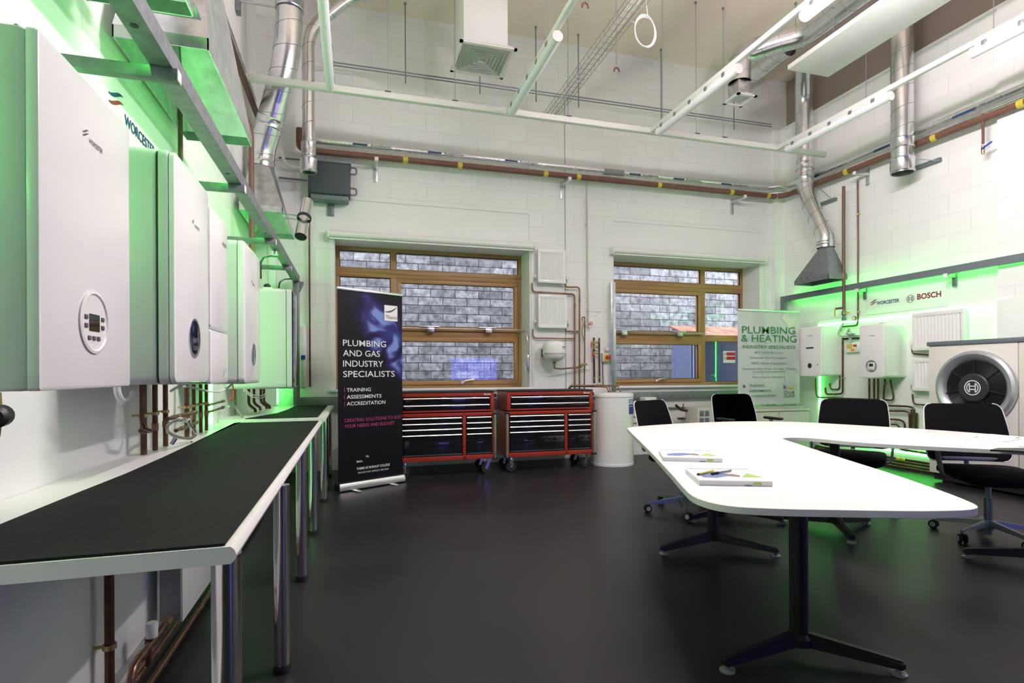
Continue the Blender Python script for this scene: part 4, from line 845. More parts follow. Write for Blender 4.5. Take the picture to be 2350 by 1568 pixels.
# --- tool chests
def tool_chest():
    Wd, Dp = 1.12, 0.47; x0 = 0.0; t = thing('tool_chest', 'red and black rolling tool chest with silver drawer pulls, partly behind the dark banner', 'tool chest', (0, 0, 0), 'red rolling tool chests')
    # lower cabinet z .19-.735 ; top chest z .735-.955
    zb, zm, zt = 0.185, 0.735, 0.955
    bm = BM(); box(bm, 0.0, Wd, 0.02, Dp, zb, zm-0.012, 0.004); obj('cabinet_body', bm, m_black, t)
    bm = BM()
    for a in ((0, Wd, zb, zb+0.05), (0, Wd, zm-0.05, zm-0.012)): box(bm, a[0], a[1], 0.0, 0.03, a[2], a[3], 0.003)
    for a in (0.0, 0.735, Wd-0.035): box(bm, a, a+0.035, 0.0, 0.03, zb, zm-0.012, 0.003)
    box(bm, -0.002, 0.0, 0.0, Dp, zb, zm-0.012); box(bm, Wd, Wd+0.002, 0.0, Dp, zb, zm-0.012)
    obj('cabinet_frame', bm, m_red, t)
    bm = BM(); box(bm, 0.02, Wd-0.02, 0.03, Dp, zm, zt-0.01, 0.004); obj('chest_body', bm, m_black, t)
    bm = BM()
    for a in ((0.015, Wd-0.015, zt-0.045, zt), (0.015, Wd-0.015, zm, zm+0.018)): box(bm, a[0], a[1], 0.008, 0.04, a[2], a[3], 0.003)
    for a in (0.015, Wd-0.055): box(bm, a, a+0.04, 0.008, 0.04, zm, zt, 0.003)
    box(bm, 0.013, 0.017, 0.008, Dp, zm, zt); box(bm, Wd-0.017, Wd-0.013, 0.008, Dp, zm, zt)
    obj('chest_frame', bm, m_red, t)
    bm = BM(); box(bm, 0.01, Wd-0.01, 0.0, Dp+0.01, zt, zt+0.014, 0.004); obj('top_mat', bm, m_rubber, t)
    def drawer(a, b2, z0, z1, y):
        bm = BM(); box(bm, a, b2, y, y+0.02, z0, z1, 0.003); d = obj('drawer', bm, m_gloss, t)
        bm = BM(); prism(bm, [(a+0.008, y, z1-0.003), (a+0.008, y-0.012, z1-0.005), (a+0.008, y-0.016, z1-0.012), (a+0.008, y-0.012, z1-0.019), (a+0.008, y, z1-0.020)], (b2-a-0.016, 0, 0)); obj('drawer_pull', bm, m_alu, d)
    zz = zt-0.055
    for h in (0.068, 0.068): drawer(0.06, Wd-0.06, zz-h+0.004, zz, 0.014); zz -= h+0.012
    for a, b2 in ((0.04, 0.73), (0.775, Wd-0.04)):
        zz = zm-0.058
        for h in (0.062, 0.062, 0.062, 0.062): drawer(a, b2, zz-h+0.006, zz, 0.006); zz -= h+0.002
        bm = BM(); box(bm, a, b2, 0.006, 0.026, zb+0.055, zz-0.002, 0.003); d = obj('drawer', bm, m_gloss, t)
        bm = BM(); prism(bm, [(a+0.008, 0.006, zb+0.062), (a+0.008, 0.0, zb+0.064), (a+0.008, 0.0, zb+0.070), (a+0.008, 0.006, zb+0.072)], (b2-a-0.016, 0, 0)); obj('drawer_lip', bm, m_alu, d)
    for a in (-0.008, Wd-0.022):
        bm = BM(); lathe(bm, [(0, zb+0.01), (0.015, zb+0.01), (0.015, zm-0.04), (0, zm-0.04)], (a+0.015, -0.008, 0), VZ, 16); obj('side_handle', bm, m_alu, t)
        for z_ in (zb-0.012, zm-0.04):
            bm = BM(); box(bm, a-0.012, a+0.045, -0.03, 0.03, z_, z_+0.022, 0.006); obj('corner_bumper', bm, m_black, t)
    bm = BM(); lathe(bm, [(0, 0), (0.008, 0), (0.008, 0.006), (0, 0.007)], (Wd*0.5+0.0, 0.008, zt-0.022), (0, -1, 0), 16); obj('lock', bm, m_chrome, t)
    obj('maker_script', text_bm('Milwaukee', (Wd-0.135, 0.0075, zt-0.034), X_, Z_, width=0.085, height=0.022, bold=0.01, slant=0.3), m_pwhite, t)
    bm = BM(); tube(bm, [(Wd+0.0, 0.1, 0.83), (Wd+0.06, 0.1, 0.85), (Wd+0.06, 0.36, 0.85), (Wd, 0.36, 0.83)], 0.012, 10, 0.04); box(bm, Wd-0.014, Wd+0.04, 0.08, 0.38, zt-0.06, zt-0.02, 0.008); obj('end_handle', bm, m_black, t)
    bm = BM(); prism(bm, [(Wd+0.002, 0.12, 0.30), (Wd+0.002, 0.12, 0.46), (Wd+0.05, 0.12, 0.46), (Wd+0.03, 0.12, 0.30)], (0, 0.2, 0)); obj('side_tray', bm, m_red, t)
    for k, (cx_, cy_) in enumerate(((0.075, 0.07), (Wd-0.075, 0.07), (0.075, Dp-0.07), (Wd-0.075, Dp-0.07))):
        fixed = cx_ < 0.5
        bm = BM(); box(bm, cx_-0.045, cx_+0.045, cy_-0.045, cy_+0.045, zb-0.008, zb, 0.002)
        ox = 0 if fixed else -0.02
        if fixed:
            for s in (-1, 1): box(bm, cx_-0.022, cx_+0.022, cy_+s*0.024-0.002, cy_+s*0.024+0.002, 0.055, zb-0.008, 0.001)
            whax = (0, 1, 0)
        else:
            for s in (-1, 1): prism(bm, [(cx_-0.005, cy_+s*0.024-0.002, zb-0.008), (cx_+0.04, cy_+s*0.024-0.002, zb-0.008), (cx_+0.008+ox, cy_+s*0.024-0.002, 0.05), (cx_-0.022+ox, cy_+s*0.024-0.002, 0.055)], (0, 0.004, 0))
            box(bm, cx_-0.07, cx_-0.02, cy_-0.015, cy_+0.015, zb-0.05, zb-0.035, 0.003)
            whax = (0, 1, 0)
        ca = obj('caster', bm, m_chrome, t)
        bm = BM(); lathe(bm, [(0, -0.019), (0.056, -0.019), (0.062, -0.012), (0.062, 0.012), (0.056, 0.019), (0, 0.019)], (cx_+ox, cy_, 0.0625), whax, 28); w = obj('wheel', bm, m_rubber, ca)
        bm = BM(); lathe(bm, [(0, -0.03), (0.009, -0.03), (0.009, 0.03), (0, 0.03)], (cx_+ox-0.002, cy_, 0.0625), whax, 12); obj('axle', bm, m_chrome, ca)
    return t
tc1 = tool_chest(); tc1.location = (0.46, 6.16, 0)
dup(tc1, (1.712, 6.16, 0), label='red and black rolling tool chest with silver drawer pulls, the one beside the white cylinder')
# --- dark banner
def banner(label, pL, pR, z0, z1, panel_mat, cat='banner', base=True):
    pL, pR = Vector(pL), Vector(pR); xd = (pR-pL).normalized(); nd = xd.cross(Z_); w = (pR-pL).length
    t = thing('roller_banner', label, cat, tuple((pL+pR)/2))
    mt = Matrix(((xd.x, -nd.x, 0, pL.x), (xd.y, -nd.y, 0, pL.y), (0, 0, 1, 0), (0, 0, 0, 1)))   # local: x along, y backwards
    bm = BM()
    n = 24; A = []; B = []
    for i in range(n+1):
        z = z0+0.06+(z1-z0-0.06)*i/n; sag = 0.006*math.sin(i*0.9)
        A.append(bm.verts.new(mt @ Vector((0.012, sag*0.3, z)))); B.append(bm.verts.new(mt @ Vector((w-0.012, -sag*0.3, z))))
    for i in range(n): bm.faces.new((A[i], B[i], B[i+1], A[i+1]))
    g = bmesh.ops.solidify(bm, geom=bm.faces[:], thickness=0.0015)
    obj('print_panel', bm, panel_mat, t)
    bm = BM(); box(bm, 0.005, w-0.005, -0.012, 0.014, z1-0.008, z1+0.018, 0.004, mtx=mt); obj('top_bar', bm, m_alu, t)
    if base:
        bm = BM(); prism(bm, [mt @ Vector((0, y, z)) for y, z in ((-0.045, 0.016), (-0.045, 0.05), (-0.03, 0.082), (0.0, 0.088), (0.05, 0.08), (0.06, 0.05), (0.06, 0.016))], xd*w); b1 = obj('base', bm, m_alu, t)
        for a in (0.14, w-0.2):
            bm = BM(); box(bm, a, a+0.05, -0.15, 0.17, 0.0, 0.014, 0.005, mtx=mt); obj('foot', bm, m_alu, t)
        for a in (-0.004, w-0.008):
            bm = BM(); box(bm, a, a+0.012, -0.047, 0.062, 0.014, 0.09, 0.004, mtx=mt); obj('end_cap', bm, m_black, b1)
    bm = BM(); tube(bm, [mt @ Vector((w/2, 0.03, 0.06 if base else z0)), mt @ Vector((w/2, 0.03, z1))], 0.007, 8); obj('support_pole', bm, m_alud, t)
    def P(u, z, d=0.006): return mt @ Vector((u*w, -d, z))
    return t, P, xd, w
m_bn, nt, b = nm('dark_banner_print'); L = nt.links
tc = nt.nodes.new('ShaderNodeTexCoord')
n1 = nt.nodes.new('ShaderNodeTexVoronoi'); n1.inputs['Scale'].default_value = 4.2; n1.feature = 'SMOOTH_F1'; n1.inputs['Smoothness'].default_value = 0.25
L.new(tc.outputs['Object'], n1.inputs['Vector'])
n2 = nt.nodes.new('ShaderNodeTexNoise'); n2.inputs['Scale'].default_value = 4.0; n2.inputs['Detail'].default_value = 1.5; n2.inputs['Distortion'].default_value = 1.2; L.new(tc.outputs['Object'], n2.inputs['Vector'])
sp = nt.nodes.new('ShaderNodeSeparateXYZ'); L.new(tc.outputs['Object'], sp.inputs[0])
def mth(op, a, b_=None, c=None):
    m_ = nt.nodes.new('ShaderNodeMath'); m_.operation = op
    for i, v in enumerate((a, b_, c)):
        if v is None: continue
        if isinstance(v, (int, float)): m_.inputs[i].default_value = v
        else: L.new(v, m_.inputs[i])
    return m_.outputs[0]
dx = mth('SUBTRACT', mth('ADD', sp.outputs[0], mth('MULTIPLY', sp.outputs[2], 0.55)), 1.22); dz = mth('SUBTRACT', sp.outputs[2], 1.55)
d2 = mth('ADD', mth('MULTIPLY', mth('MULTIPLY', dx, dx), 3.0), mth('MULTIPLY', mth('MULTIPLY', dz, dz), 0.9))
fall = mth('MAXIMUM', mth('SUBTRACT', 1.0, mth('MULTIPLY', d2, 3.6)), 0.0)
pat = mth('MULTIPLY', mth('POWER', n2.outputs[0], 2.5), mth('MULTIPLY', fall, mth('ADD', n1.outputs[0], 0.15)))
cr = nt.nodes.new('ShaderNodeValToRGB'); e = cr.color_ramp.elements
e[0].position = 0.0; e[0].color = (0.007, 0.006, 0.013, 1); e[1].position = 0.16; e[1].color = (0.38, 0.48, 0.95, 1)
q = e.new(0.02); q.color = (0.009, 0.007, 0.02, 1); q = e.new(0.06); q.color = (0.045, 0.022, 0.17, 1); q = e.new(0.10); q.color = (0.07, 0.08, 0.40, 1)
L.new(pat, cr.inputs[0]); L.new(cr.outputs[0], b.inputs['Base Color']); b.inputs['Roughness'].default_value = 0.45
t, P, xd, w = banner('dark navy roller banner with white plumbing and gas lettering beside the benches', (-0.165, 5.66, 0), (0.515, 6.02, 0), 0.02, 2.02, m_bn)
# (the right foot of the banner stands just clear of the chest)
def line(parent, P, xd, w, s, u, z, wd, h, m, bold=0.015, name='lettering', al='L'):
    obj(name, text_bm(s, P(u, z), xd, Z_, width=wd*w, height=h, bold=bold, align=al), m, parent)
m_pink = mat('magenta_print', (0.45, 0.05, 0.20), 0.5)
for s_, z_, u1 in (('PLUMBING', 1.455, 0.655), ('AND GAS', 1.352, 0.56), ('INDUSTRY', 1.247, 0.61), ('SPECIALISTS', 1.142, 0.79)):
    line(t, P, xd, w, s_, 0.085, z_, u1-0.02, 0.062, m_pwhite, 0.006)
for s_, z_, u1 in (('TRAINING', 0.995, 0.35), ('ASSESSMENTS', 0.925, 0.51), ('ACCREDITATION', 0.857, 0.57)):
    line(t, P, xd, w, s_, 0.135, z_, u1, 0.036, m_pwhite, 0.012)
    a = P(0.10, z_-0.004, 0.007); bm = BM(); prism(bm, [a, a+xd*0.006, a+xd*0.006+Vector((0, 0, 0.045)), a+Vector((0, 0, 0.045))], xd.cross(Z_)*0.0005); obj('bullet_bar', bm, m_pink, t)
line(t, P, xd, w, 'CREATING SOLUTIONS TO SUIT', 0.10, 0.69, 0.86, 0.034, m_pink, 0.008); line(t, P, xd, w, 'YOUR NEEDS AND BUDGET', 0.10, 0.632, 0.75, 0.034, m_pink, 0.008)
m_dpink = mat('dim_magenta_print', (0.10, 0.02, 0.05), 0.5)
line(t, P, xd, w, 'TEL', 0.40, 0.315, 0.055, 0.020, m_pwhite); line(t, P, xd, w, 'EMAIL', 0.27, 0.272, 0.09, 0.020, m_pwhite)
line(t, P, xd, w, 'THEMIS AT BURNLEY COLLEGE', 0.27, 0.198, 0.50, 0.024, m_pwhite, 0.02); line(t, P, xd, w, 'PRINCESS WAY, BURNLEY, BB12 0AN', 0.29, 0.158, 0.46, 0.018, m_pwhite, 0.003)
a = P(0.695, 1.735, 0.007); bm = BM(); prism(bm, [a, a+xd*0.16, a+xd*0.16+Vector((0, 0, 0.165)), a+Vector((0, 0, 0.165))], xd.cross(Z_)*0.0005); lg = obj('logo_card', bm, m_pwhite, t)
line(lg, lambda u, z: P(u, z, 0.0085), xd, w, 'Themis', 0.715, 1.755, 0.20, 0.04, m_ink, 0.0)
bm = BM(); a = P(0.70, 1.83, 0.0083); top = []; bot = []
for i in range(11):
    s_ = i/10; top.append(a+xd*(0.155*s_)+Z_*(0.06*s_*s_+0.004)); bot.append(a+xd*(0.155*s_)+Z_*(0.06*s_*s_-0.016*math.sin(PI*s_)))
prism(bm, top+bot[::-1], xd.cross(Z_)*0.0004); obj('swoosh', bm, m_ink, lg)
# --- white banner on the cupboard
a, b_ = bk(1691, 716, 6.22), bk(1836, 712, 6.22)
m_bw, nt, b = nm('white_banner_print'); L = nt.links
tc = nt.nodes.new('ShaderNodeTexCoord'); n2 = nt.nodes.new('ShaderNodeTexNoise'); n2.inputs['Scale'].default_value = 1.8; n2.inputs['Detail'].default_value = 2; L.new(tc.outputs['Object'], n2.inputs['Vector'])
cr = nt.nodes.new('ShaderNodeValToRGB'); cr.color_ramp.elements[0].position = 0.40; cr.color_ramp.elements[0].color = (0.78, 0.78, 0.80, 1); cr.color_ramp.elements[1].position = 0.55; cr.color_ramp.elements[1].color = (0.92, 0.92, 0.93, 1)
L.new(n2.outputs[0], cr.inputs[0]); L.new(cr.outputs[0], b.inputs['Base Color']); b.inputs['Roughness'].default_value = 0.45
# low cupboard carrying it
m_cup = mat('cream_cupboard', (0.56, 0.54, 0.48), 0.5)
t = thing('cupboard', 'low cream cupboard carrying the white banner in the far right corner', 'cupboard', (5.5, 6.2, 0))
bm = BM(); box(bm, 4.98, 5.99, 6.06, 6.44, 0.03, 0.645, 0.003); obj('carcass', bm, m_cup, t)
bm = BM(); box(bm, 4.96, 6.0, 6.03, 6.45, 0.647, 0.67, 0.003); obj('top', bm, m_cup, t)
for q0, q1 in ((4.99, 5.48), (5.49, 5.98)):
    bm = BM(); box(bm, q0, q1, 6.04, 6.058, 0.04, 0.64, 0.003); obj('door', bm, m_cup, t)
ZB = 0.671
t, P, xd, w = banner('white roller banner with green plumbing and heating lettering standing on a cupboard', (a.x, 6.22, 0), (b_.x, 6.22, 0), ZB, 2.012, m_bw, base=False)
bm = BM(); box(bm, a.x-0.005, b_.x+0.005, 6.17, 6.27, ZB, ZB+0.035, 0.006); obj('base', bm, m_alu, t)
def zpx(y, x=1760): return bk(x, y, 6.22).z
def cl(s, y0, y1, x0, x1, m, bold=0.0):
    q0 = bk(x0, y1, 6.22); q1 = bk(x1, y1, 6.22)
    obj('lettering', text_bm(s, (q0.x, 6.212, bk((x0+x1)/2, y1, 6.22).z), X_, Z_, width=q1.x-q0.x, height=bk((x0+x1)/2, y0, 6.22).z-bk((x0+x1)/2, y1, 6.22).z, bold=bold), m, t)
cl('PLUMBING', 750, 766, 1702, 1824, m_green, 0.006); cl('& HEATING', 769, 785, 1700, 1827, m_green, 0.006); cl('INDUSTRY SPECIALISTS', 793, 800, 1703, 1824, m_green, 0.01)
for s_, y0_, x0_, x1_ in (('BPEC ACS Gas Core', 807, 1731, 1795), ('Domestic Gas Foundation', 819, 1721, 1806), ('BPEC Water Regulations', 831.5, 1724, 1803), ('Domestic Hot Water Storage Systems', 844, 1703, 1825), ('(vented and unvented)', 850.5, 1727, 1801), ('Electricity for Plumbers', 863, 1726, 1801)):
    cl(s_, y0_, y0_+4.6, x0_, x1_, m_ink, 0.0)
for s_, y0_, x1_ in (('TRAINING', 882.5, 1753), ('ASSESSMENTS', 894.5, 1769), ('ACCREDITATION', 906.5, 1778)): cl(s_, y0_, y0_+5, 1718, x1_, m_green, 0.015)
cl('City&', 897, 904, 1798, 1823, m_ink, 0.01); cl('Guilds', 905, 912, 1798, 1824, m_ink, 0.01); cl('r.dobney@burnley.ac.uk', 927, 932, 1742, 1826, m_ink, 0.0)
cl('b', 884, 892, 1797, 1803, m_blue, 0.03); cl('pec', 886, 893, 1803, 1824, mat('ochre_print', (0.55, 0.40, 0.05), 0.5), 0.03)
for y_ in (887, 899, 911):
    q = bk(1708, y_, 6.21); bm = BM(); box(bm, q.x-0.018, q.x+0.018, 6.211, 6.213, q.z-0.018, q.z+0.018, 0.0); obj('icon', bm, m_ink if y_ < 890 else m_body, t)
for y_ in (815, 827.5, 839.5, 857):
    q = bk(1740, y_, 6.21); q2 = bk(1787, y_, 6.21); bm = BM(); box(bm, q.x, q2.x, 6.212, 6.213, q.z-0.001, q.z+0.001); obj('rule', bm, m_body, t)
m_pf = mat('cream_fitting_print', (0.68, 0.64, 0.57), 0.5); m_pg = mat('pale_gauge_print', (0.52, 0.55, 0.58), 0.5)
q = bk(1808, 735, 6.21); ax = Vector((0.8, 0, -0.6)); up_ = Vector((0.6, 0, 0.8))
bm = BM(); prism(bm, [q+ax*u_+up_*v_+Vector((0, 0.003, 0)) for u_, v_ in ((-0.10, -0.05), (0.0, -0.05), (0.03, -0.07), (0.12, -0.07), (0.12, 0.06), (0.03, 0.06), (0.0, 0.04), (-0.10, 0.04))], (0, -0.0006, 0)); obj('printed_fitting', bm, m_pf, t)
q = bk(1821, 868, 6.212); bm = BM()
o_ = [q+Vector((0.14*math.cos(a_*PI/20+0.6), 0, 0.14*math.sin(a_*PI/20+0.6))) for a_ in range(36)]; i_ = [q+(p-q)*0.88 for p in o_]
o_ = [p for p in o_ if p.x < b_.x-0.015]; i_ = [q+(p-q)*0.88 for p in o_]
A = [bm.verts.new(p) for p in o_]; B = [bm.verts.new(p) for p in i_]
for k in range(len(A)-1):
    if (A[k].co-A[k+1].co).length < 0.05: bm.faces.new((A[k], A[k+1], B[k+1], B[k]))
obj('printed_gauge', bm, m_pg, t)
# --- pieces at the foot of the back wall behind the chairs
t = thing('outdoor_unit', 'small cream air unit with a grid of dark vents behind the chairs', 'machine', (4.55, 6.6, 0))
a, b_ = bk(1596, 936, 6.55), bk(1614, 936, 6.55)
bm = BM(); box(bm, a.x, a.x+0.42, 6.50, 6.80, 0.05, a.z, 0.01); obj('casing', bm, m_cup, t)
bm = BM()
for i in range(2):
    for j in range(4): box(bm, a.x+0.03+i*0.085, a.x+0.095+i*0.085, 6.494, 6.50, a.z-0.115-j*0.10, a.z-0.04-j*0.10, 0.002)
obj('vent_opening', bm, m_steelg, t)
bm = BM()
for j in range(9): box(bm, a.x+0.24, a.x+0.40, 6.488, 6.498, a.z-0.06-j*0.035, a.z-0.045-j*0.035)
obj('louvre', bm, m_body, t)
bm = BM(); box(bm, a.x+0.02, a.x+0.40, 6.52, 6.78, 0, 0.05); obj('foot_rail', bm, m_black, t)
bpipe('dark lagged pipe sagging toward the small air unit', [(1551, 930), (1562, 941), (1575, 943), (1597, 941)], Y=6.75, r=0.018, m=m_copperd, name='lagged_pipe')
bpipe('thin dark pipe rising above the lagged pipe', [(1565, 941), (1569, 927)], Y=6.74, r=0.007, m=m_black, name='lagged_pipe')
bpipe('copper cross pipe low on the wall behind the chairs', [(1556, 961), (1598, 961)], Y=6.8, r=0.015, m=m_copperd, joints=[(1568, 961, VX), (1590, 961, VX)])
bpipe('copper upright below the cross pipe behind the chairs', [(1583, 962), (1583, 1010)], Y=6.8, r=0.014, m=m_copperd)
bm = BM(); a, b_ = bk(1474, 912, 6.8), bk(1500, 920, 6.8); box(bm, a.x, b_.x, 6.72, 6.99, b_.z, a.z, 0.006); tag(obj('junction_box', bm, m_whitep), 'flat white junction box under the low steel beam', 'box')
bm = BM(); a, b_ = bk(1452, 919, 6.96), bk(1700, 931, 6.96); box(bm, a.x, b_.x, 6.93, 6.999, b_.z, a.z, 0.006); tag(obj('trunking', bm, m_whitep), 'long white dado trunking under the steel beam by the right window', 'trunking')
# --- tall black case up by the ducts, on two bars
t = thing('equipment_case', 'dark plastic equipment case with side loops high in the left corner', 'case', (-0.27, 6.85, 3.24))
bm = BM(); box(bm, -0.50, -0.03, 6.78, 6.99, 3.30, 3.70, 0.02, 3); obj('case_body', bm, mat('dark_green_case', (0.05, 0.065, 0.075), 0.5), t)
bm = BM(); box(bm, -0.51, -0.02, 6.76, 6.99, 3.67, 3.71, 0.01); obj('lid', bm, m_steelg, t); bm = BM(); box(bm, -0.48, -0.05, 6.80, 6.98, 3.24, 3.30, 0.015); obj('base_tray', bm, m_steelg, t)
for z_ in (3.62, 3.37):
    bm = BM(); tube(bm, [(-0.03, 6.85, z_+0.04), (0.04, 6.85, z_+0.04), (0.04, 6.85, z_-0.04), (-0.03, 6.85, z_-0.04)], 0.011, 8, 0.03); obj('side_loop', bm, m_steelg, t)
bm = BM(); box(bm, -0.30, -0.22, 6.97, 6.999, 3.10, 3.24, 0.004); obj('wall_fixing', bm, m_galvd, t)
# pale waste pipes in the corner
bpipe('pale plastic waste pipe kinked behind the thin duct', [(645, 345), (655, 380), (690, 386), (727, 385)], Y=6.90, r=0.02, m=m_whitep, name='waste_pipe', bend=0.06)
bpipe('dark steel pipe running level behind the black case', [(640, 362), (700, 368), (742, 372)], Y=6.93, r=0.012, m=m_steelg, name='waste_pipe')
bpipe('lower dark steel pipe running level behind the black case', [(640, 408), (700, 414), (705, 415)], Y=6.93, r=0.012, m=m_steelg, name='waste_pipe')
# --- services along the top of the back and right walls
t = thing('insulated_pipe', 'foil wrapped insulated pipe high along the back wall', 'pipe', (3, 6.85, 3.95))
bm = BM(); tube(bm, [(-0.42, 6.87, 3.945), (6.02, 6.87, 3.965), (6.17, 6.755, 3.965), (6.21, 6.74, 3.965)], 0.036, 16, 0.05); obj('lagging', bm, m_foil, t)
bm = BM(); tube(bm, [(-0.42, 6.90, 3.865), (6.05, 6.90, 3.885), (6.2, 6.80, 3.885), (6.24, 6.78, 3.88)], 0.024, 12, 0.05); obj('lower_pipe', bm, m_foil, t)
t2 = thing('insulated_pipe', 'foil wrapped insulated pipe high along the right wall', 'pipe', (6.27, 3, 3.9))
bm = BM(); tube(bm, [(6.27, 6.70, 3.957), (6.27, -1.0, 3.915)], 0.036, 16); obj('lagging', bm, m_foil, t2)
bm = BM(); tube(bm, [(6.31, 6.72, 3.875), (6.31, -1.0, 3.84)], 0.024, 12); obj('lower_pipe', bm, m_foil, t2)
for k, x_ in enumerate((0.05, 0.95, 1.95, 3.75, 4.45, 5.25)):
    obj('lettering', text_bm('Kooltherm', (x_+0.16, 6.832, 3.935), X_, Z_, width=0.24, height=0.026, bold=0.02), m_steelg, t)
    bm = BM(); box(bm, x_-0.05, x_+0.12, 6.8300, 6.834, 3.933, 3.955); obj('blue_mark', bm, m_navy, t)
for k, y_ in enumerate((3.62, 4.55, 5.6)):
    obj('lettering', text_bm('Kooltherm', (6.232, y_+0.45, 3.90), (0, -1, 0), (0, 0, 1), width=0.34, height=0.034, bold=0.02), m_steelg, t2)
    bm = BM(); box(bm, 6.230, 6.234, y_+0.5, y_+0.72, 3.90, 3.925); obj('blue_mark', bm, m_navy, t2)
bm = BM(); tube(bm, [(3.32, 6.87, 3.952), (3.62, 6.87, 3.953)], 0.040, 16); obj('joint_wrap', bm, mat('grey_tape', (0.25, 0.27, 0.28), 0.5), t)
gas('thick brown gas pipe with yellow bands high along the back wall', [(-0.60, 6.82, 4.05), (-0.60, 6.82, 3.83), (-0.50, 6.82, 3.805), (6.14, 6.82, 3.83)], 0.038, 0.08,
        tapes=[((x_, 6.82, 3.805+0.0038*(x_+0.5)), (1, 0, 0)) for x_ in (0.62, 1.30, 2.45, 2.92, 4.15, 5.35, 6.0)])
gas('thick brown gas pipe with yellow bands climbing away along the right wall', [(6.17, 6.80, 3.83), (6.26, 6.70, 3.83), (6.26, -1.0, 3.70)], 0.038, 0.06, tapes=[((6.26, y_, 3.83-0.0169*(6.7-y_)), (0, 1, 0)) for y_ in (5.68, 4.55, 3.72)])
for x_ in (0.27, 2.75, 5.50):
    t = thing('pipe_bracket', 'galvanised bracket arm under the brown back wall pipe, ' + {0.27: 'right of the black case', 2.75: 'between the windows', 5.50: 'above the right window'}[x_], 'bracket', (x_, 6.99, 3.5), 'brackets under the brown pipe')
    bm = BM(); box(bm, x_-0.022, x_+0.022, 6.70, 6.985, 3.722, 3.763, 0.003); a_ = obj('arm', bm, m_galv, t)
    bm = BM(); box(bm, x_-0.022, x_+0.022, 6.694, 6.70, 3.722, 3.763, 0.002); obj('end_cap', bm, m_whitep, t)
    bm = BM(); box(bm, x_-0.024, x_+0.024, 6.985, 6.999, 3.56, 3.80, 0.003); obj('wall_plate', bm, m_galv, t)
# ================================================================== RIGHT WALL
t = thing('support_rail', 'grey steel channel rail on brackets along the right wall', 'rail', (6.28, 3, 2.28))
bm = BM(); box(bm, 6.262, 6.268, -1.0, 6.78, 2.245, 2.322); box(bm, 6.268, 6.31, -1.0, 6.78, 2.317, 2.322); box(bm, 6.268, 6.31, -1.0, 6.78, 2.245, 2.250); obj('channel', bm, m_steelg, t)
bm = BM(); box(bm, 6.255, 6.31, 6.78, 6.86, 0.9, 2.322, 0.003); obj('post', bm, m_steelg, t)
bm = BM(); box(bm, 6.31, 6.40, 6.80, 6.84, 2.25, 2.30); obj('tie', bm, m_steelg, t)
for px in (1968, 2172):
    q = sd(px, 660, 6.25)
    bm = BM(); box(bm, 6.235, 6.365, q.y-0.02, q.y+0.02, 2.203, 2.244, 0.003); a_ = obj('bracket_arm', bm, m_galv, t)
    bm = BM(); box(bm, 6.229, 6.235, q.y-0.02, q.y+0.02, 2.203, 2.244); obj('end_cap', bm, m_whitep, a_)
    bm = BM(); box(bm, 6.365, 6.378, q.y-0.023, q.y+0.023, 2.11, 2.29, 0.003); obj('wall_plate', bm, m_galvd, a_)
led('led_tape', [(6.32, -1.0, 2.29), (6.32, 6.7, 2.29)], 'green LED tape on the back of the right steel rail')
rx = XR-0.026
led('led_tape', [(rx, 6.25, 1.845), (rx, 3.99, 1.845), (rx, 3.99, 0.19), (rx, 6.25, 0.19), (rx, 6.25, 1.845)], 'green LED tape framing the board behind the right boilers', 0.014)
# sign board
bm = BM(); box(bm, XR-0.02, XR, 4.515, 5.515, 1.905, 2.195, 0.002); t = tag(obj('sign_board', bm, m_board), 'white sign board with boiler makers lettering on the right wall under the rail', 'sign')
def rl(s, x0, x1, y1, h, m, bold=0.02, parent=None, X=XR-0.021):
    q0 = sd(x0, y1, X); q1 = sd(x1, y1, X)
    return obj('lettering', text_bm(s, (X, q0.y, q0.z), (0, -1, 0), Z_, width=q0.y-q1.y, height=h, bold=bold), m, parent)
q = sd(1997, 704, XR-0.021)
wave_logo((XR-0.021, q.y, q.z-0.005), (0, -1, 0), (0, 0, 1), 0.36, 0.09, m_navy, m_rustred, t, '', m_navy)
rl('WORCESTER', 2012, 2064, 700, 0.042, m_navy, 0.03, t); rl('BOSCH', 2105, 2160, 687.5, 0.062, m_rustred, 0.03, t)
def armature(parent, c, R, m, xd, w=0.006):
    "ring with an H inside, as on the hub"
    c = Vector(c); xd = Vector(xd); bm = BM()
    def ring(r0, r1, a0, a1, n=28):
        A = [bm.verts.new(c+xd*(r0*math.cos(a0+(a1-a0)*i/n))+Z_*(r0*math.sin(a0+(a1-a0)*i/n))) for i in range(n+1)]
        B = [bm.verts.new(c+xd*(r1*math.cos(a0+(a1-a0)*i/n))+Z_*(r1*math.sin(a0+(a1-a0)*i/n))) for i in range(n+1)]
        for i in range(n): bm.faces.new((A[i], A[i+1], B[i+1], B[i]))
    ring(R*0.88, R, 0, 2*PI, 40)
    ring(R*0.62, R*0.74, -0.95, 0.95); ring(R*0.62, R*0.74, PI-0.95, PI+0.95)
    obj('emblem_ring', bm, m, parent, flat=True)
    bm = BM(); t_ = R*0.07
    def bar(x0, x1, z0, z1):
        q = [c+xd*x0+Z_*z0, c+xd*x1+Z_*z0, c+xd*x1+Z_*z1, c+xd*x0+Z_*z1]; bm.faces.new([bm.verts.new(p) for p in q])
    for s in (-1, 1): bar(s*R*0.36-t_, s*R*0.36+t_, -R*0.62, R*0.62)
    for s in (-1, 1): bar(-R*0.36, R*0.36, s*R*0.22-t_, s*R*0.22+t_)
    obj('emblem_bars', bm, m, parent, flat=True)
q = sd(2089, 686, XR-0.0215); armature(t, q, 0.048, m_ink, (0, -1, 0))
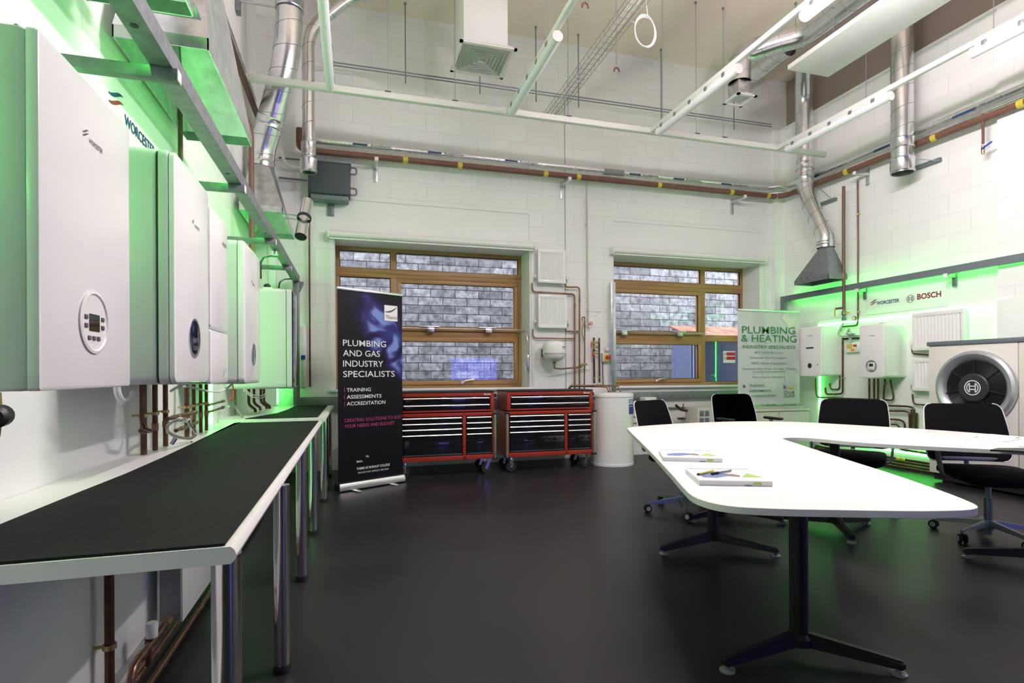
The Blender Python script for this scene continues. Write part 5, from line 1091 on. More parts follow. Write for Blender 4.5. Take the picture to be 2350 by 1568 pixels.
# boilers
t = thing('wall_boiler', 'white boiler with label sticker and round black dial on the right wall near the banner', 'boiler', (6.2, 6.07, 1.1), 'wall boilers on the right wall')
boiler_body('casing', 5.885, 6.255, 1.115, 1.79, XR-0.02, 6.07, 0.035, m_white, t)
boiler_body('front_cover', 5.885, 6.255, 1.112, 1.792, 6.068, 6.03, 0.035, m_white, t)
q = sd(1858, 839.5, 6.029); lathe_b = BM(); lathe(lathe_b, [(0.036, 0), (0.034, 0.002), (0, 0.003)], (6.03, q.y, q.z), (-1, 0, 0), 32); obj('dial_glass', lathe_b, m_gloss, t)
q = sd(1876, 838, 6.029); lathe_b = BM(); lathe(lathe_b, [(0.008, 0), (0.007, 0.004), (0, 0.004)], (6.03, q.y, q.z), (-1, 0, 0), 12); obj('knob', lathe_b, m_ink, t)
a, b_ = sd(1850, 773, 6.029), sd(1867, 800, 6.029); bm = BM(); box(bm, 6.0275, 6.029, b_.y, a.y, b_.z, a.z); lb = obj('sticker', bm, m_pwhite, t)
bm = BM(); box(bm, 6.0262, 6.0272, b_.y, a.y, b_.z, b_.z+0.02); obj('sticker_band', bm, m_black, lb)
rl('WORCESTER', 1853, 1865, 772, 0.008, m_ink, 0.02, t, 6.028)
bm = BM(); lathe(bm, [(0, 0), (0.04, 0), (0.04, 0.012), (0, 0.012)], (6.2, 6.07, 1.792), VZ, 20); obj('flue_plug', bm, m_black, t)
t = thing('wall_boiler', 'white boiler with a silver round control dial, right of the gas drop pipe', 'boiler', (6.2, 5.15, 1.1), 'wall boilers on the right wall')
boiler_body('casing', 4.975, 5.30, 1.10, 1.745, XR-0.02, 6.06, 0.035, m_white, t)
boiler_body('front_cover', 4.975, 5.30, 1.098, 1.748, 6.058, 6.02, 0.035, m_white, t)
q = sd(2000, 840, 6.019)
bm = BM(); lathe(bm, [(0.075, 0), (0.075, 0.006), (0.067, 0.008), (0.065, 0.002), (0, 0.002)], (6.02, q.y, q.z), (-1, 0, 0), 40); d = obj('control_dial', bm, m_alu, t)
bm = BM(); box(bm, 6.012, 6.0175, q.y-0.045, q.y+0.045, q.z-0.045, q.z+0.04, 0.002); obj('dial_plate', bm, m_whitep, d)
bm = BM(); box(bm, 6.010, 6.0118, q.y-0.026, q.y+0.026, q.z-0.008, q.z+0.028); obj('screen', bm, m_gloss, d)
rl('BOSCH', 1996, 2007, 772, 0.010, m_ink, 0.02, t, 6.018)
bm = BM(); lathe(bm, [(0, 0), (0.035, 0), (0.035, 0.014), (0.02, 0.02), (0, 0.02)], (6.2, 5.15, 1.748), VZ, 20); obj('flue_plug', bm, m_black, t)
# radiators
radiator('upper white radiator on the right wall behind the big fan unit', (XR-0.018, 4.84, 1.415), (0, -1, 0), 0.56, 0.435, n=13, depth=0.06, off=0.03, ends=(0,))
radiator('lower white radiator on the right wall, mostly hidden by the fan unit', (XR-0.018, 4.84, 0.945), (0, -1, 0), 0.56, 0.375, n=13, depth=0.06, off=0.03, ends=(0,))
def rpipe(label, pix, X=6.34, r=0.011, m=None, name='heating_pipe', bend=0.05, clips=(), joints=(), group=None, tapes=(), end=None):
    pts = [sd(x, y, X) for x, y in pix]
    if end: pts += end
    t = thing(name, label, 'pipe', tuple(pts[-1]), group)
    bm = BM(); tube(bm, pts, r, 10, bend); obj('tube', bm, m or m_copperd, t)
    for x, y in clips:
        c = sd(x, y, X); bm = BM(); tube(bm, [c, (XR-0.001, c.y, c.z)], 0.005, 8); lathe(bm, [(r, -0.008), (r*1.5, -0.008), (r*1.5, 0.008), (r, 0.008)], c, VZ, 12); obj('clip', bm, m_brass, t)
    for x, y, ax in joints:
        bm = BM(); lathe(bm, [(r, -0.02), (r*1.3, -0.017), (r*1.3, 0.017), (r, 0.02)], sd(x, y, X), ax, 12); obj('fitting', bm, m_copper, t)
    for x, y in tapes:
        bm = BM(); lathe(bm, [(r*1.03, -0.03), (r*1.04, 0), (r*1.03, 0.03)], sd(x, y, X), VZ, 12); obj('marker_band', bm, m_yellow, t)
    return t
VY = (0, 1, 0)
rpipe('brown gas drop pipe with yellow band on the right wall beside the hood', [(1936, 428), (1936, 600), (1937, 715)], X=6.245, r=0.020, m=m_brown, tapes=[(1936, 633)], name='gas_pipe')
bm = BM(); c = sd(1937, 740, 6.30); lathe(bm, [(0, -0.05), (0.03, -0.05), (0.03, -0.02), (0.022, -0.02), (0.022, 0.02), (0.032, 0.02), (0.032, 0.05), (0.02, 0.09), (0, 0.09)], sd(1937, 727, 6.245), VZ, 12)
tag(obj('gas_valve', bm, m_steelg), 'dark gas valve body at the foot of the brown drop pipe', 'valve')
for lab, (x0, y0, x1, y1) in (('yellow lever handle hanging down beside the gas drop pipe', (1916, 712, 1916, 726)), ('yellow lever handle pointing sideways on the gas valve', (1936, 720, 1949, 718))):
    a = sd(x0, y0, 6.21); b_ = sd(x1, y1, 6.21); bm = BM(); box(bm, 6.205, 6.215, min(a.y, b_.y)-0.008, max(a.y, b_.y)+0.008, min(a.z, b_.z)-0.008, max(a.z, b_.z)+0.008, 0.003); tag(obj('valve_lever', bm, m_yellow), lab, 'lever')
rpipe('short brown branch with a lever, left of the gas drop pipe', [(1934, 707), (1918, 709)], X=6.245, r=0.014, m=m_brown, name='gas_pipe')
rpipe('copper pipe dropping right of the brown gas pipe on the right wall', [(1968, 415), (1969, 560), (1969, 735), (1967, 747), (1932, 750), (1927, 760), (1927, 894), (1906, 894), (1904, 880)], X=6.36, r=0.010, clips=[(1968, 492), (1969, 716)], joints=[(1927, 870, VZ)])
rpipe('bent steel gas tail below the gas valve', [(1936, 742), (1930, 752), (1923, 765), (1928, 772), (1972, 771)], X=6.30, r=0.011, m=m_braid, name='gas_tail', bend=0.06)
rpipe('upright copper pipe right of the gas tail', [(1934, 775), (1934, 904), (1895, 905), (1894, 890)], X=6.33, r=0.012, clips=[(1934, 868)], joints=[(1915, 905, VY)])
rpipe('black iron pipe behind the gas regulator', [(1935, 778), (1972, 776)], X=6.365, r=0.014, m=m_black, name='gas_pipe')
t = thing('gas_regulator', 'domed grey gas regulator between the two right wall boilers', 'regulator', tuple(sd(1951, 770, 6.3)))
bm = BM(); lathe(bm, [(0, 0.075), (0.02, 0.07), (0.035, 0.04), (0.04, 0.025), (0.058, 0.01), (0.058, -0.004), (0.03, -0.02), (0.018, -0.05), (0.018, -0.10), (0, -0.10)], sd(1951, 766, 6.29), VZ, 24); obj('regulator_body', bm, m_galv, t)
t = thing('notice_board', 'white plate with yellow and orange gas labels between the right boilers', 'sign', tuple(sd(1957, 797, 6.37)))
a, b_ = sd(1942, 787, 6.36), sd(1973, 808, 6.36); bm = BM(); box(bm, 6.335, 6.375, b_.y, a.y, b_.z, a.z, 0.004); obj('plate', bm, m_whitep, t)
for (x0, y0, x1, y1), mm in (((1943, 791, 1956, 800), m_yellow), ((1953, 801, 1961, 806), mat('orange_label', (0.7, 0.28, 0.02), 0.5)), ((1958, 791, 1966, 796), m_redp)):
    a, b_ = sd(x0, y0, 6.334), sd(x1, y1, 6.334); bm = BM(); box(bm, 6.332, 6.3345, b_.y, a.y, b_.z, a.z); obj('gas_label', bm, mm, t)
t = thing('small_gauge', 'little round gauge with red rim beside the copper drop', 'gauge', tuple(sd(1959, 731, 6.33)))
c = sd(1959, 731, 6.32); bm = BM(); lathe(bm, [(0, 0.02), (0.03, 0.02), (0.03, 0), (0.024, -0.002)], c, (1, 0, 0), 20); obj('rim', bm, m_rustred, t)
bm = BM(); lathe(bm, [(0.024, -0.001), (0, -0.001)], c, (1, 0, 0), 20); obj('gauge_face', bm, m_pwhite, t)
rpipe('long copper run under both right boilers', [(1872, 868), (1872, 884), (1874, 912), (2048, 919), (2051, 912), (2043, 872)], r=0.010, joints=[(1940, 915, VY), (1990, 917, VY)])
for px, lab in ((1995, 'first'), (2006, 'second'), (2015, 'third')):
    rpipe(lab + ' copper tail straight down under the right dialled boiler', [(px, 869), (px, 925)], r=0.011, X=6.30, joints=[(px, 880, VZ)], group='tails under the right boiler')
rpipe('copper pipe curving from the boiler to the upper stepped run', [(2031, 870), (2027, 917), (2031, 931), (2085, 933), (2098, 937), (2099, 990)], r=0.011, X=6.33, joints=[(2060, 932, VY), (2031, 880, VZ)])
rpipe('second stepped copper run low on the right wall', [(2025, 918), (2033, 943), (2078, 944), (2087, 948), (2088, 990)], r=0.011, X=6.33, joints=[(2055, 943.5, VY)])
rpipe('third stepped copper run low on the right wall', [(1990, 959), (2066, 964), (2076, 970), (2077, 992)], r=0.011, X=6.33, joints=[(2054, 963, VY)])
rpipe('fourth stepped copper run low on the right wall', [(1990, 971), (2058, 975), (2064, 980), (2065, 1000)], r=0.010, X=6.33)
rpipe('copper pipe elbow just above the lower green tape', [(2062, 1005), (2063, 1028), (2069, 1032), (2140, 1043)], r=0.011, X=6.33, clips=[(2110, 1038)], joints=[(2080, 1034, VY)])
for k, px in enumerate((2092, 2104)): rpipe('dark copper upright %s of the stepped runs' % ('just right', 'farther right')[k], [(px, 940+k*8), (px, 1000)], r=0.012, X=6.345)
rpipe('copper pipe under the upper right radiator', [(2093, 800), (2094, 812), (2130, 815)], r=0.009, X=6.35)
rpipe('copper pipe under the lower right radiator', [(2094, 905), (2096, 928), (2132, 930)], r=0.009, X=6.35)
for k, (x_, z_) in enumerate(((6.35, 0.115), (6.33, 0.085), (6.29, 0.055), (6.26, 0.03))):
    cpipe('floor_pipe', ['upper', 'second', 'third', 'lowest'][k] + ' brown copper pipe lying along the foot of the right wall', [(x_, 6.3, z_), (x_, 4.2, z_)], 0.014, m_copperd, group='pipes at the foot of the right wall')
bm = BM(); c = (6.33, 5.05, 0.12); box(bm, 6.305, 6.325, 5.02, 5.06, 0.105, 0.135, 0.003); box(bm, 6.305, 6.325, 4.96, 5.0, 0.105, 0.135, 0.003); tag(obj('cable_tie', bm, m_yellow), 'yellow ties round the pipes at the foot of the right wall', 'tie')
rpipe('thin brown drop with a blue lever valve high on the right wall', [(2256, 262), (2256, 330)], X=6.25, r=0.012, m=m_brown, name='gas_pipe')
t = thing('lever_valve', 'small valve with a blue lever high on the right wall', 'valve', tuple(sd(2256, 345, 6.25)))
c = sd(2256, 345, 6.25); bm = BM(); lathe(bm, [(0, -0.045), (0.014, -0.04), (0.018, 0), (0.014, 0.05), (0, 0.05)], c, VZ, 12); obj('valve_body', bm, m_brass, t)
bm = BM(); tube(bm, [c+Vector((-0.02, 0, 0.01)), c+Vector((-0.03, -0.10, 0.045))], 0.009, 8); obj('lever', bm, m_blue, t)
bm = BM(); a, b_ = sd(2209, 774, 6.37), sd(2219, 781, 6.37); box(bm, 6.35, XR-0.019, b_.y, a.y, b_.z, a.z, 0.004); tag(obj('socket', bm, m_whitep), 'small white spur socket beside the upper right radiator', 'socket')
# hood and duct right
hood('grey canopy hood over the right wall boilers', 5.99, 6.30, 5.72, 6.30, 2.40, (6.10, 5.86, 2.84), 0.085, m=m_galvd)
duct('extract_duct', 'spiral duct coming down the right corner and stepping into the canopy hood', [(6.10, 5.87, 2.84), (6.10, 5.87, 2.98), (6.10, 6.21, 3.68), (6.10, 6.23, 5.0), (6.0, 6.12, 5.2), (5.9, 6.0, 5.35)], 0.11, 0.18,
     collars=[((6.10, 5.87, 2.9), VZ, 0.114, 0.05), ((6.10, 6.215, 3.86), VZ, 0.117, 0.10), ((6.10, 6.215, 4.06), VZ, 0.116, 0.10)])
duct('extract_duct', 'straight spiral duct with an open end hanging by the right wall', [(6.09, 4.79, 3.46), (6.09, 4.79, 5.69)], 0.112, 0,
     collars=[((6.09, 4.79, 3.55), VZ, 0.122, 0.16), ((6.09, 4.79, 3.80), VZ, 0.118, 0.12)])
for x0_, y0_, x1_, y1_, lab, Yd, zd in ((2100, 385, 2158, 367, 'stay channel holding the open right duct', 4.79, 3.62), (1874, 472, 1918, 457, 'stay channel holding the stepped corner duct', 6.24, 3.86)):
    a, b_ = sd(x0_, y0_, XR-0.03), sd(x1_, y1_, XR-0.03); t = thing('duct_stay', lab, 'bracket', tuple(a))
    bm = BM(); box(bm, XR-0.045, XR-0.001, b_.y, a.y, (a.z+b_.z)/2-0.022, (a.z+b_.z)/2+0.022, 0.003); obj('wall_channel', bm, m_steelg, t)
    bm = BM(); zz = (a.z+b_.z)/2; tube(bm, [(6.22, Yd, zd+0.02), (XR-0.04, b_.y+0.04, zz)], 0.006, 6); obj('stay_rod', bm, m_galv, t)
q = sd(1965, 412, 6.2)
t = thing('pipe_bracket', 'galvanised bracket arm under the brown right wall pipe', 'bracket', (6.39, q.y, 3.5))
bm = BM(); box(bm, 6.17, 6.385, q.y-0.022, q.y+0.022, 3.70, 3.74, 0.003); obj('arm', bm, m_galv, t)
bm = BM(); box(bm, 6.164, 6.17, q.y-0.022, q.y+0.022, 3.70, 3.74, 0.002); obj('end_cap', bm, m_whitep, t)
bm = BM(); box(bm, 6.385, 6.399, q.y-0.024, q.y+0.024, 3.58, 3.80, 0.003); obj('wall_plate', bm, m_galv, t)
# heat pump with fan
m_hp = mat('cream_unit_panel', (0.72, 0.71, 0.65), 0.45)
t = thing('heat_pump', 'large cream unit with a silver ringed fan and dark hub against the right wall', 'heat pump', (6.1, 3.8, 0))
bm = BM(); box(bm, 5.9, 6.30, 3.545, 4.36, 0.10, 1.44, 0.008); obj('fan_panel', bm, m_hp, t)
bm = BM(); box(bm, 5.9, 6.30, 2.9, 3.54, 0.10, 1.44, 0.008); obj('service_panel', bm, m_hp, t)
bm = BM(); box(bm, 5.885, 6.31, 2.88, 4.375, 1.44, 1.485, 0.008); obj('top_cap', bm, m_steelg, t)
bm = BM(); box(bm, 5.93, 6.28, 2.95, 4.33, 0.03, 0.10); box(bm, 5.95, 6.25, 3.02, 3.14, 0, 0.03); box(bm, 5.95, 6.25, 4.14, 4.26, 0, 0.03); obj('base_frame', bm, m_black, t)
c = Vector((5.9, 3.905, 1.008)); XN = (-1, 0, 0)
bm = BM(); lathe(bm, [(0.36, 0.0), (0.37, 0.012), (0.362, 0.035), (0.335, 0.045), (0.30, 0.035), (0.275, 0.01), (0.27, 0.003)], c, XN, 72); obj('fan_ring', bm, mat('silver_fan_ring', (0.55, 0.57, 0.60), 0.3, 0.7), t)
bm = BM(); lathe(bm, [(0.272, 0.002), (0, 0.002)], c, XN, 64); obj('fan_recess', bm, m_black, t)
m_blade = mat('fan_grille_black', (0.02, 0.02, 0.022), 0.35)
bm = BM()
for r_ in [0.15+0.0085*i for i in range(14)]: tube(bm, [c+Vector((-0.012, r_*math.cos(a*PI/24), r_*math.sin(a*PI/24))) for a in range(48)], 0.0016, 4, closed=True)
obj('guard_ring', bm, m_blade, t)
for k in range(7):
    a = k*2*PI/7+PI/2; bm = BM(); u_ = Vector((0, math.cos(a), math.sin(a))); v_ = Vector((0, -math.sin(a), math.cos(a)))
    hexa(bm, [c+u_*0.12+v_*-0.012+Vector((-0.006, 0, 0)), c+u_*0.275-v_*0.006+Vector((-0.006, 0, 0)), c+u_*0.275+v_*0.006+Vector((-0.006, 0, 0)), c+u_*0.12+v_*0.012+Vector((-0.006, 0, 0))],
         [c+u_*0.12+v_*-0.006+Vector((-0.02, 0, 0)), c+u_*0.275-v_*0.002+Vector((-0.02, 0, 0)), c+u_*0.275+v_*0.002+Vector((-0.02, 0, 0)), c+u_*0.12+v_*0.006+Vector((-0.02, 0, 0))]); obj('spoke', bm, m_blade, t)
bm = BM(); lathe(bm, [(0.14, 0.005), (0.14, 0.03), (0.13, 0.038), (0, 0.042)], c, XN, 48); hb = obj('hub', bm, mat('dark_hub', (0.03, 0.032, 0.036), 0.45), t)
armature(hb, c+Vector((-0.043, 0, 0)), 0.075, m_pwhite, (0, -1, 0))
# ================================================================== TABLE AND CHAIRS
t = thing('meeting_table', 'large white V-shaped meeting table with rounded corners on black pedestals', 'table', (2.6, 2.9, 0))
OUT = [(2.055, 3.849), (2.10, 3.94), (2.214, 4.022), (2.45, 4.09), (2.712, 4.139), (2.95, 4.165), (3.194, 4.165), (3.42, 4.125), (3.617, 4.045), (3.75, 3.95), (3.86, 3.80), (4.04, 3.45), (4.19, 3.123), (4.27, 2.82), (4.325, 2.50), (4.36, 2.1), (4.35, 1.85), (4.25, 1.72), (4.05, 1.70), (3.86, 1.80),
       (3.56, 2.112), (3.30, 2.35), (3.08, 2.590), (2.99, 2.75), (2.955, 2.90), (2.90, 2.99), (2.822, 3.014), (2.75, 3.0), (2.713, 2.955), (2.66, 2.83), (2.489, 2.437), (2.35, 2.10), (2.217, 1.775), (2.071, 1.468), (2.00, 1.345), (1.965, 1.295), (1.926, 1.270), (1.868, 1.262), (1.80, 1.275), (1.702, 1.300), (1.486, 1.382), (1.326, 1.445), (1.22, 1.50), (1.175, 1.545), (1.153, 1.60), (1.155, 1.68), (1.183, 1.764), (1.37, 2.191), (1.626, 2.80), (1.85, 3.35)]
def inset(poly, d):
    n = len(poly); out = []
    for i in range(n):
        a, b_, c = Vector(poly[i-1]).to_2d(), Vector(poly[i]).to_2d(), Vector(poly[(i+1) % n]).to_2d()
        t1 = (b_-a).normalized(); t2 = (c-b_).normalized(); tt = (t1+t2).normalized(); nrm = Vector((tt.y, -tt.x))
        out.append((b_.x+nrm.x*d, b_.y+nrm.y*d))
    return out
def chaikin(p):
    o = []
    for i in range(len(p)):
        a, b_ = p[i], p[(i+1) % len(p)]; o += [(a[0]*.75+b_[0]*.25, a[1]*.75+b_[1]*.25), (a[0]*.25+b_[0]*.75, a[1]*.25+b_[1]*.75)]
    return o
OUT2 = chaikin(OUT); bm = BM(); rings = []
for d, z in ((0.002, 0.7050), (0, 0.7065), (0, 0.7285), (0.002, 0.73)):
    rings.append([bm.verts.new((x, y, z)) for x, y in inset(OUT2, d)])
n = len(OUT2)
for A, B in zip(rings, rings[1:]):
    for i in range(n): bm.faces.new((A[i], A[(i+1) % n], B[(i+1) % n], B[i]))
bm.faces.new(rings[0]); bm.faces.new(rings[-1]); bmesh.ops.triangulate(bm, faces=[f for f in bm.faces if len(f.verts) > 4])
obj('tabletop', bm, m_lam, t)
m_clear = mat('clear_plastic_glide', (0.22, 0.23, 0.23), 0.12)
def pedestal(x, y, dirs, r=0.034):
    bm = BM(); lathe(bm, [(r, 0.06), (r, 0.70), (0, 0.70)], (x, y, 0), VZ, 28); lathe(bm, [(0, 0.052), (r*1.4, 0.055), (r*1.4, 0.085), (r, 0.10), (0, 0.10)], (x, y, 0), VZ, 28); box(bm, x-0.1, x+0.1, y-0.1, y+0.1, 0.695, 0.7045)
    p = obj('pedestal', bm, m_blackst, t)
    for dx, dy in dirs:
        d = Vector((dx, dy, 0)); L_ = d.length; u = d/L_; v = Vector((-u.y, u.x, 0)); c = Vector((x, y, 0)); bm = BM()
        def sec(s, z0, z1, w): return [c+u*s+v*w+Z_*z0, c+u*s-v*w+Z_*z0, c+u*s-v*w*0.8+Z_*z1, c+u*s+v*w*0.8+Z_*z1]
        hexa(bm, sec(0.0, 0.052, 0.112, 0.028), sec(L_+0.02, 0.022, 0.055, 0.024)); bmesh.ops.bevel(bm, geom=bm.edges[:], offset=0.008, segments=2, affect='EDGES')
        a_ = obj('foot_arm', bm, m_blackst, p)
        bm = BM(); lathe(bm, [(0, 0), (0.030, 0), (0.030, 0.006), (0.024, 0.008), (0.010, 0.009), (0.010, 0.024), (0, 0.024)], c+u*L_, VZ, 24); obj('glide', bm, m_clear, p)
m_blackst = mat('black_powder_coat', (0.008, 0.008, 0.010), 0.42, 0.0)
pedestal(1.755, 1.83, [(-0.355, -0.01), (0.262, -0.22)], 0.036)
pedestal(2.30, 3.13, [(-0.383, -0.02), (0.27, -0.263)])
pedestal(3.42, 3.22, [(-0.155, -0.28), (0.36, 0.05), (-0.2, 0.3)])
pedestal(2.91, 3.72, [(-0.35, 0.0), (0.25, -0.25), (0.1, 0.28)], 0.03)
pedestal(3.95, 2.25, [(-0.25, 0.25), (0.34, -0.1), (-0.15, -0.34)])
# --- chairs (built facing +Y at the origin)
def office_chair():
    t = thing('office_chair', 'black mesh office chair at the far left corner of the table, half turned', 'chair', (0, 0, 0), 'black mesh swivel chairs round the table')
    # base
    bm = BM(); lathe(bm, [(0, 0.06), (0.035, 0.06), (0.04, 0.10), (0.032, 0.125), (0, 0.125)], (0, 0, 0), VZ, 24); bs = obj('base_hub', bm, m_alud, t)
    for k in range(5):
        a = k*2*PI/5+PI/2+0.3; u = Vector((math.cos(a), math.sin(a), 0)); v = Vector((-u.y, u.x, 0)); bm = BM()
        def sec(s, z0, z1, w): return [u*s+v*w+Z_*z0, u*s-v*w+Z_*z0, u*s-v*w*0.7+Z_*z1, u*s+v*w*0.7+Z_*z1]
        hexa(bm, sec(0.02, 0.085, 0.125, 0.026), sec(0.30, 0.058, 0.082, 0.013)); bmesh.ops.bevel(bm, geom=bm.edges[:], offset=0.005, segments=2, affect='EDGES'); obj('base_arm', bm, m_alud, t)
        cst = u*0.30; w2 = Vector((math.cos(a+0.9*k+0.4), math.sin(a+0.9*k+0.4), 0)); n_ = Vector((-w2.y, w2.x, 0))
        bm = BM(); tube(bm, [cst+Z_*0.06, cst+Z_*0.035], 0.007, 8); box(bm, -0.016, 0.016, -0.008, 0.008, -0.01, 0.018, 0.003, mtx=Matrix.Translation(cst-w2*0.012+Z_*0.038)); cs = obj('caster', bm, m_black, t)
        for s in (-1, 1):
            bm = BM(); lathe(bm, [(0, -0.009), (0.024, -0.009), (0.030, -0.006), (0.030, 0.006), (0.024, 0.009), (0, 0.009)], cst-w2*0.014+n_*s*0.016+Z_*0.030, n_, 24); wl = obj('wheel', bm, m_rubber, cs)
        bm = BM()
        for s in (-1, 1): lathe(bm, [(0, 0.0), (0.019, 0.0), (0.017, 0.0015), (0, 0.002)], cst-w2*0.014+n_*s*0.0255+Z_*0.030, n_*s, 20)
        obj('wheel_disc', bm, m_body, cs)
    bm = BM(); lathe(bm, [(0.026, 0.11), (0.026, 0.28), (0.017, 0.28), (0.017, 0.40), (0, 0.40)], (0, 0, 0), VZ, 20); lathe(bm, [(0, 0.02), (0.02, 0.02), (0.02, 0.06), (0, 0.06)], (0, 0, 0), VZ, 16); obj('gas_column', bm, m_alud, t)
    bm = BM(); box(bm, -0.10, 0.10, -0.13, 0.13, 0.385, 0.425, 0.012); obj('mechanism', bm, m_black, t)
    # seat: rounded cushion with dropped front edge
    bm = BM(); W2, D2 = 0.25, 0.24; N = 16; g = []
    for lay, (sc_, z_) in enumerate(((0.93, 0.424), (1.0, 0.44), (1.0, 0.465), (0.96, 0.482), (0.6, 0.487), (0.0, 0.488))):
        if sc_ == 0: g.append([bm.verts.new((0, 0.02, z_))]); continue
        row = []
        for (x_, y_) in rrect(0, 0.02, 2*W2*sc_, 2*D2*sc_, 0.09*sc_, 6): row.append(bm.verts.new((x_, y_, z_ - 0.035*max(0, (y_-0.10)/0.16)**2)))
        g.append(row)
    for A, B in zip(g, g[1:]):
        k = len(A)
        for i in range(k):
            if len(B) == 1: bm.faces.new((A[i], A[(i+1) % k], B[0]))
            else: bm.faces.new((A[i], A[(i+1) % k], B[(i+1) % k], B[i]))
    bm.faces.new(g[0]); obj('seat', bm, m_fabric, t, ang=60)
    # back
    HW, z0, z1 = 0.278, 0.50, 0.925; R_ = 0.05
    def bp_(x, v):     # v 0..1
        z = z0+(z1-z0)*v; y = -0.225-0.03*math.sin(v*PI*0.5)-0.075*v*v - 0.035*(1-(x/HW)**2)*(0.35+0.65*math.sin(PI*min(1, v*0.9+0.1)))
        return Vector((x, y, z))
    def hw(v):
        d0 = min(v, 1-v)*(z1-z0); base = HW*(0.93+0.07*math.sin(PI*v*0.8+0.5))*(1.0-0.05*v)
        return base - (R_-math.sqrt(max(0, R_*R_-(R_-d0)**2)) if d0 < R_ else 0)
    vs = [0, .01, .03, .06, .10] + [0.15+0.07*i for i in range(11)] + [.90, .94, .97, .99, 1.0]; nx = 12
    bm = BM(); rows = [[bm.verts.new(bp_(-hw(v)+2*hw(v)*i/nx, v)) for i in range(nx+1)] for v in vs]
    for A, B in zip(rows, rows[1:]):
        for i in range(nx): bm.faces.new((A[i], A[i+1], B[i+1], B[i]))
    bmesh.ops.solidify(bm, geom=bm.faces[:], thickness=0.008); obj('backrest', bm, m_fabric, t, ang=60)
    for s in (-1, 1): obj('back_frame', tube(BM(), [bp_(s*(hw(v)+0.002), v) for v in vs], 0.0045, 6), m_whiteframe, t, ang=60)
    bm = BM(); tube(bm, [(0, -0.08, 0.40), (0, -0.22, 0.40), (0, -0.27, 0.48), (0, -0.285, 0.62)], 0.016, 10, 0.05); box(bm, -0.2, 0.2, -0.262, -0.240, 0.50, 0.53, 0.006); obj('back_support', bm, m_alud, t)
    for s in (-1, 1):
        bm = BM(); pts = [(s*0.20, 0.02, 0.415), (s*0.285, 0.02, 0.425), (s*0.295, -0.02, 0.55), (s*0.295, -0.04, 0.655)]
        P = [Vector(p) for p in pts]
        for w_ in (-0.016, 0, 0.016): tube(bm, [p+Vector((0, w_, 0)) for p in P], 0.010, 8, 0.05)
        ar = obj('arm_post', bm, m_alud, t)
        bm = BM(); box(bm, s*0.295-0.035, s*0.295+0.035, -0.13, 0.12, 0.655, 0.682, 0.012, 3); obj('armrest', bm, m_black, ar)
    return t
m_whiteframe = mat('white_chair_frame', (0.66, 0.67, 0.66), 0.35)
def face(dx, dy): return math.atan2(dy, dx)-PI/2
ch = office_chair(); ch.location = (2.68, 4.04, 0); ch.rotation_euler = (0, 0, face(0.45, -0.89))
dup(ch, (4.11, 4.95, 0), face(-0.05, -1.0), 'black mesh office chair set back behind the table in front of the right window')
dup(ch, (4.06, 3.66, 0), face(-0.78, -0.62), 'black mesh office chair in front of the right wall boilers and pipes')
dup(ch, (4.29, 2.76, 0), face(-0.50, -0.87), 'black mesh office chair in front of the large fan unit')
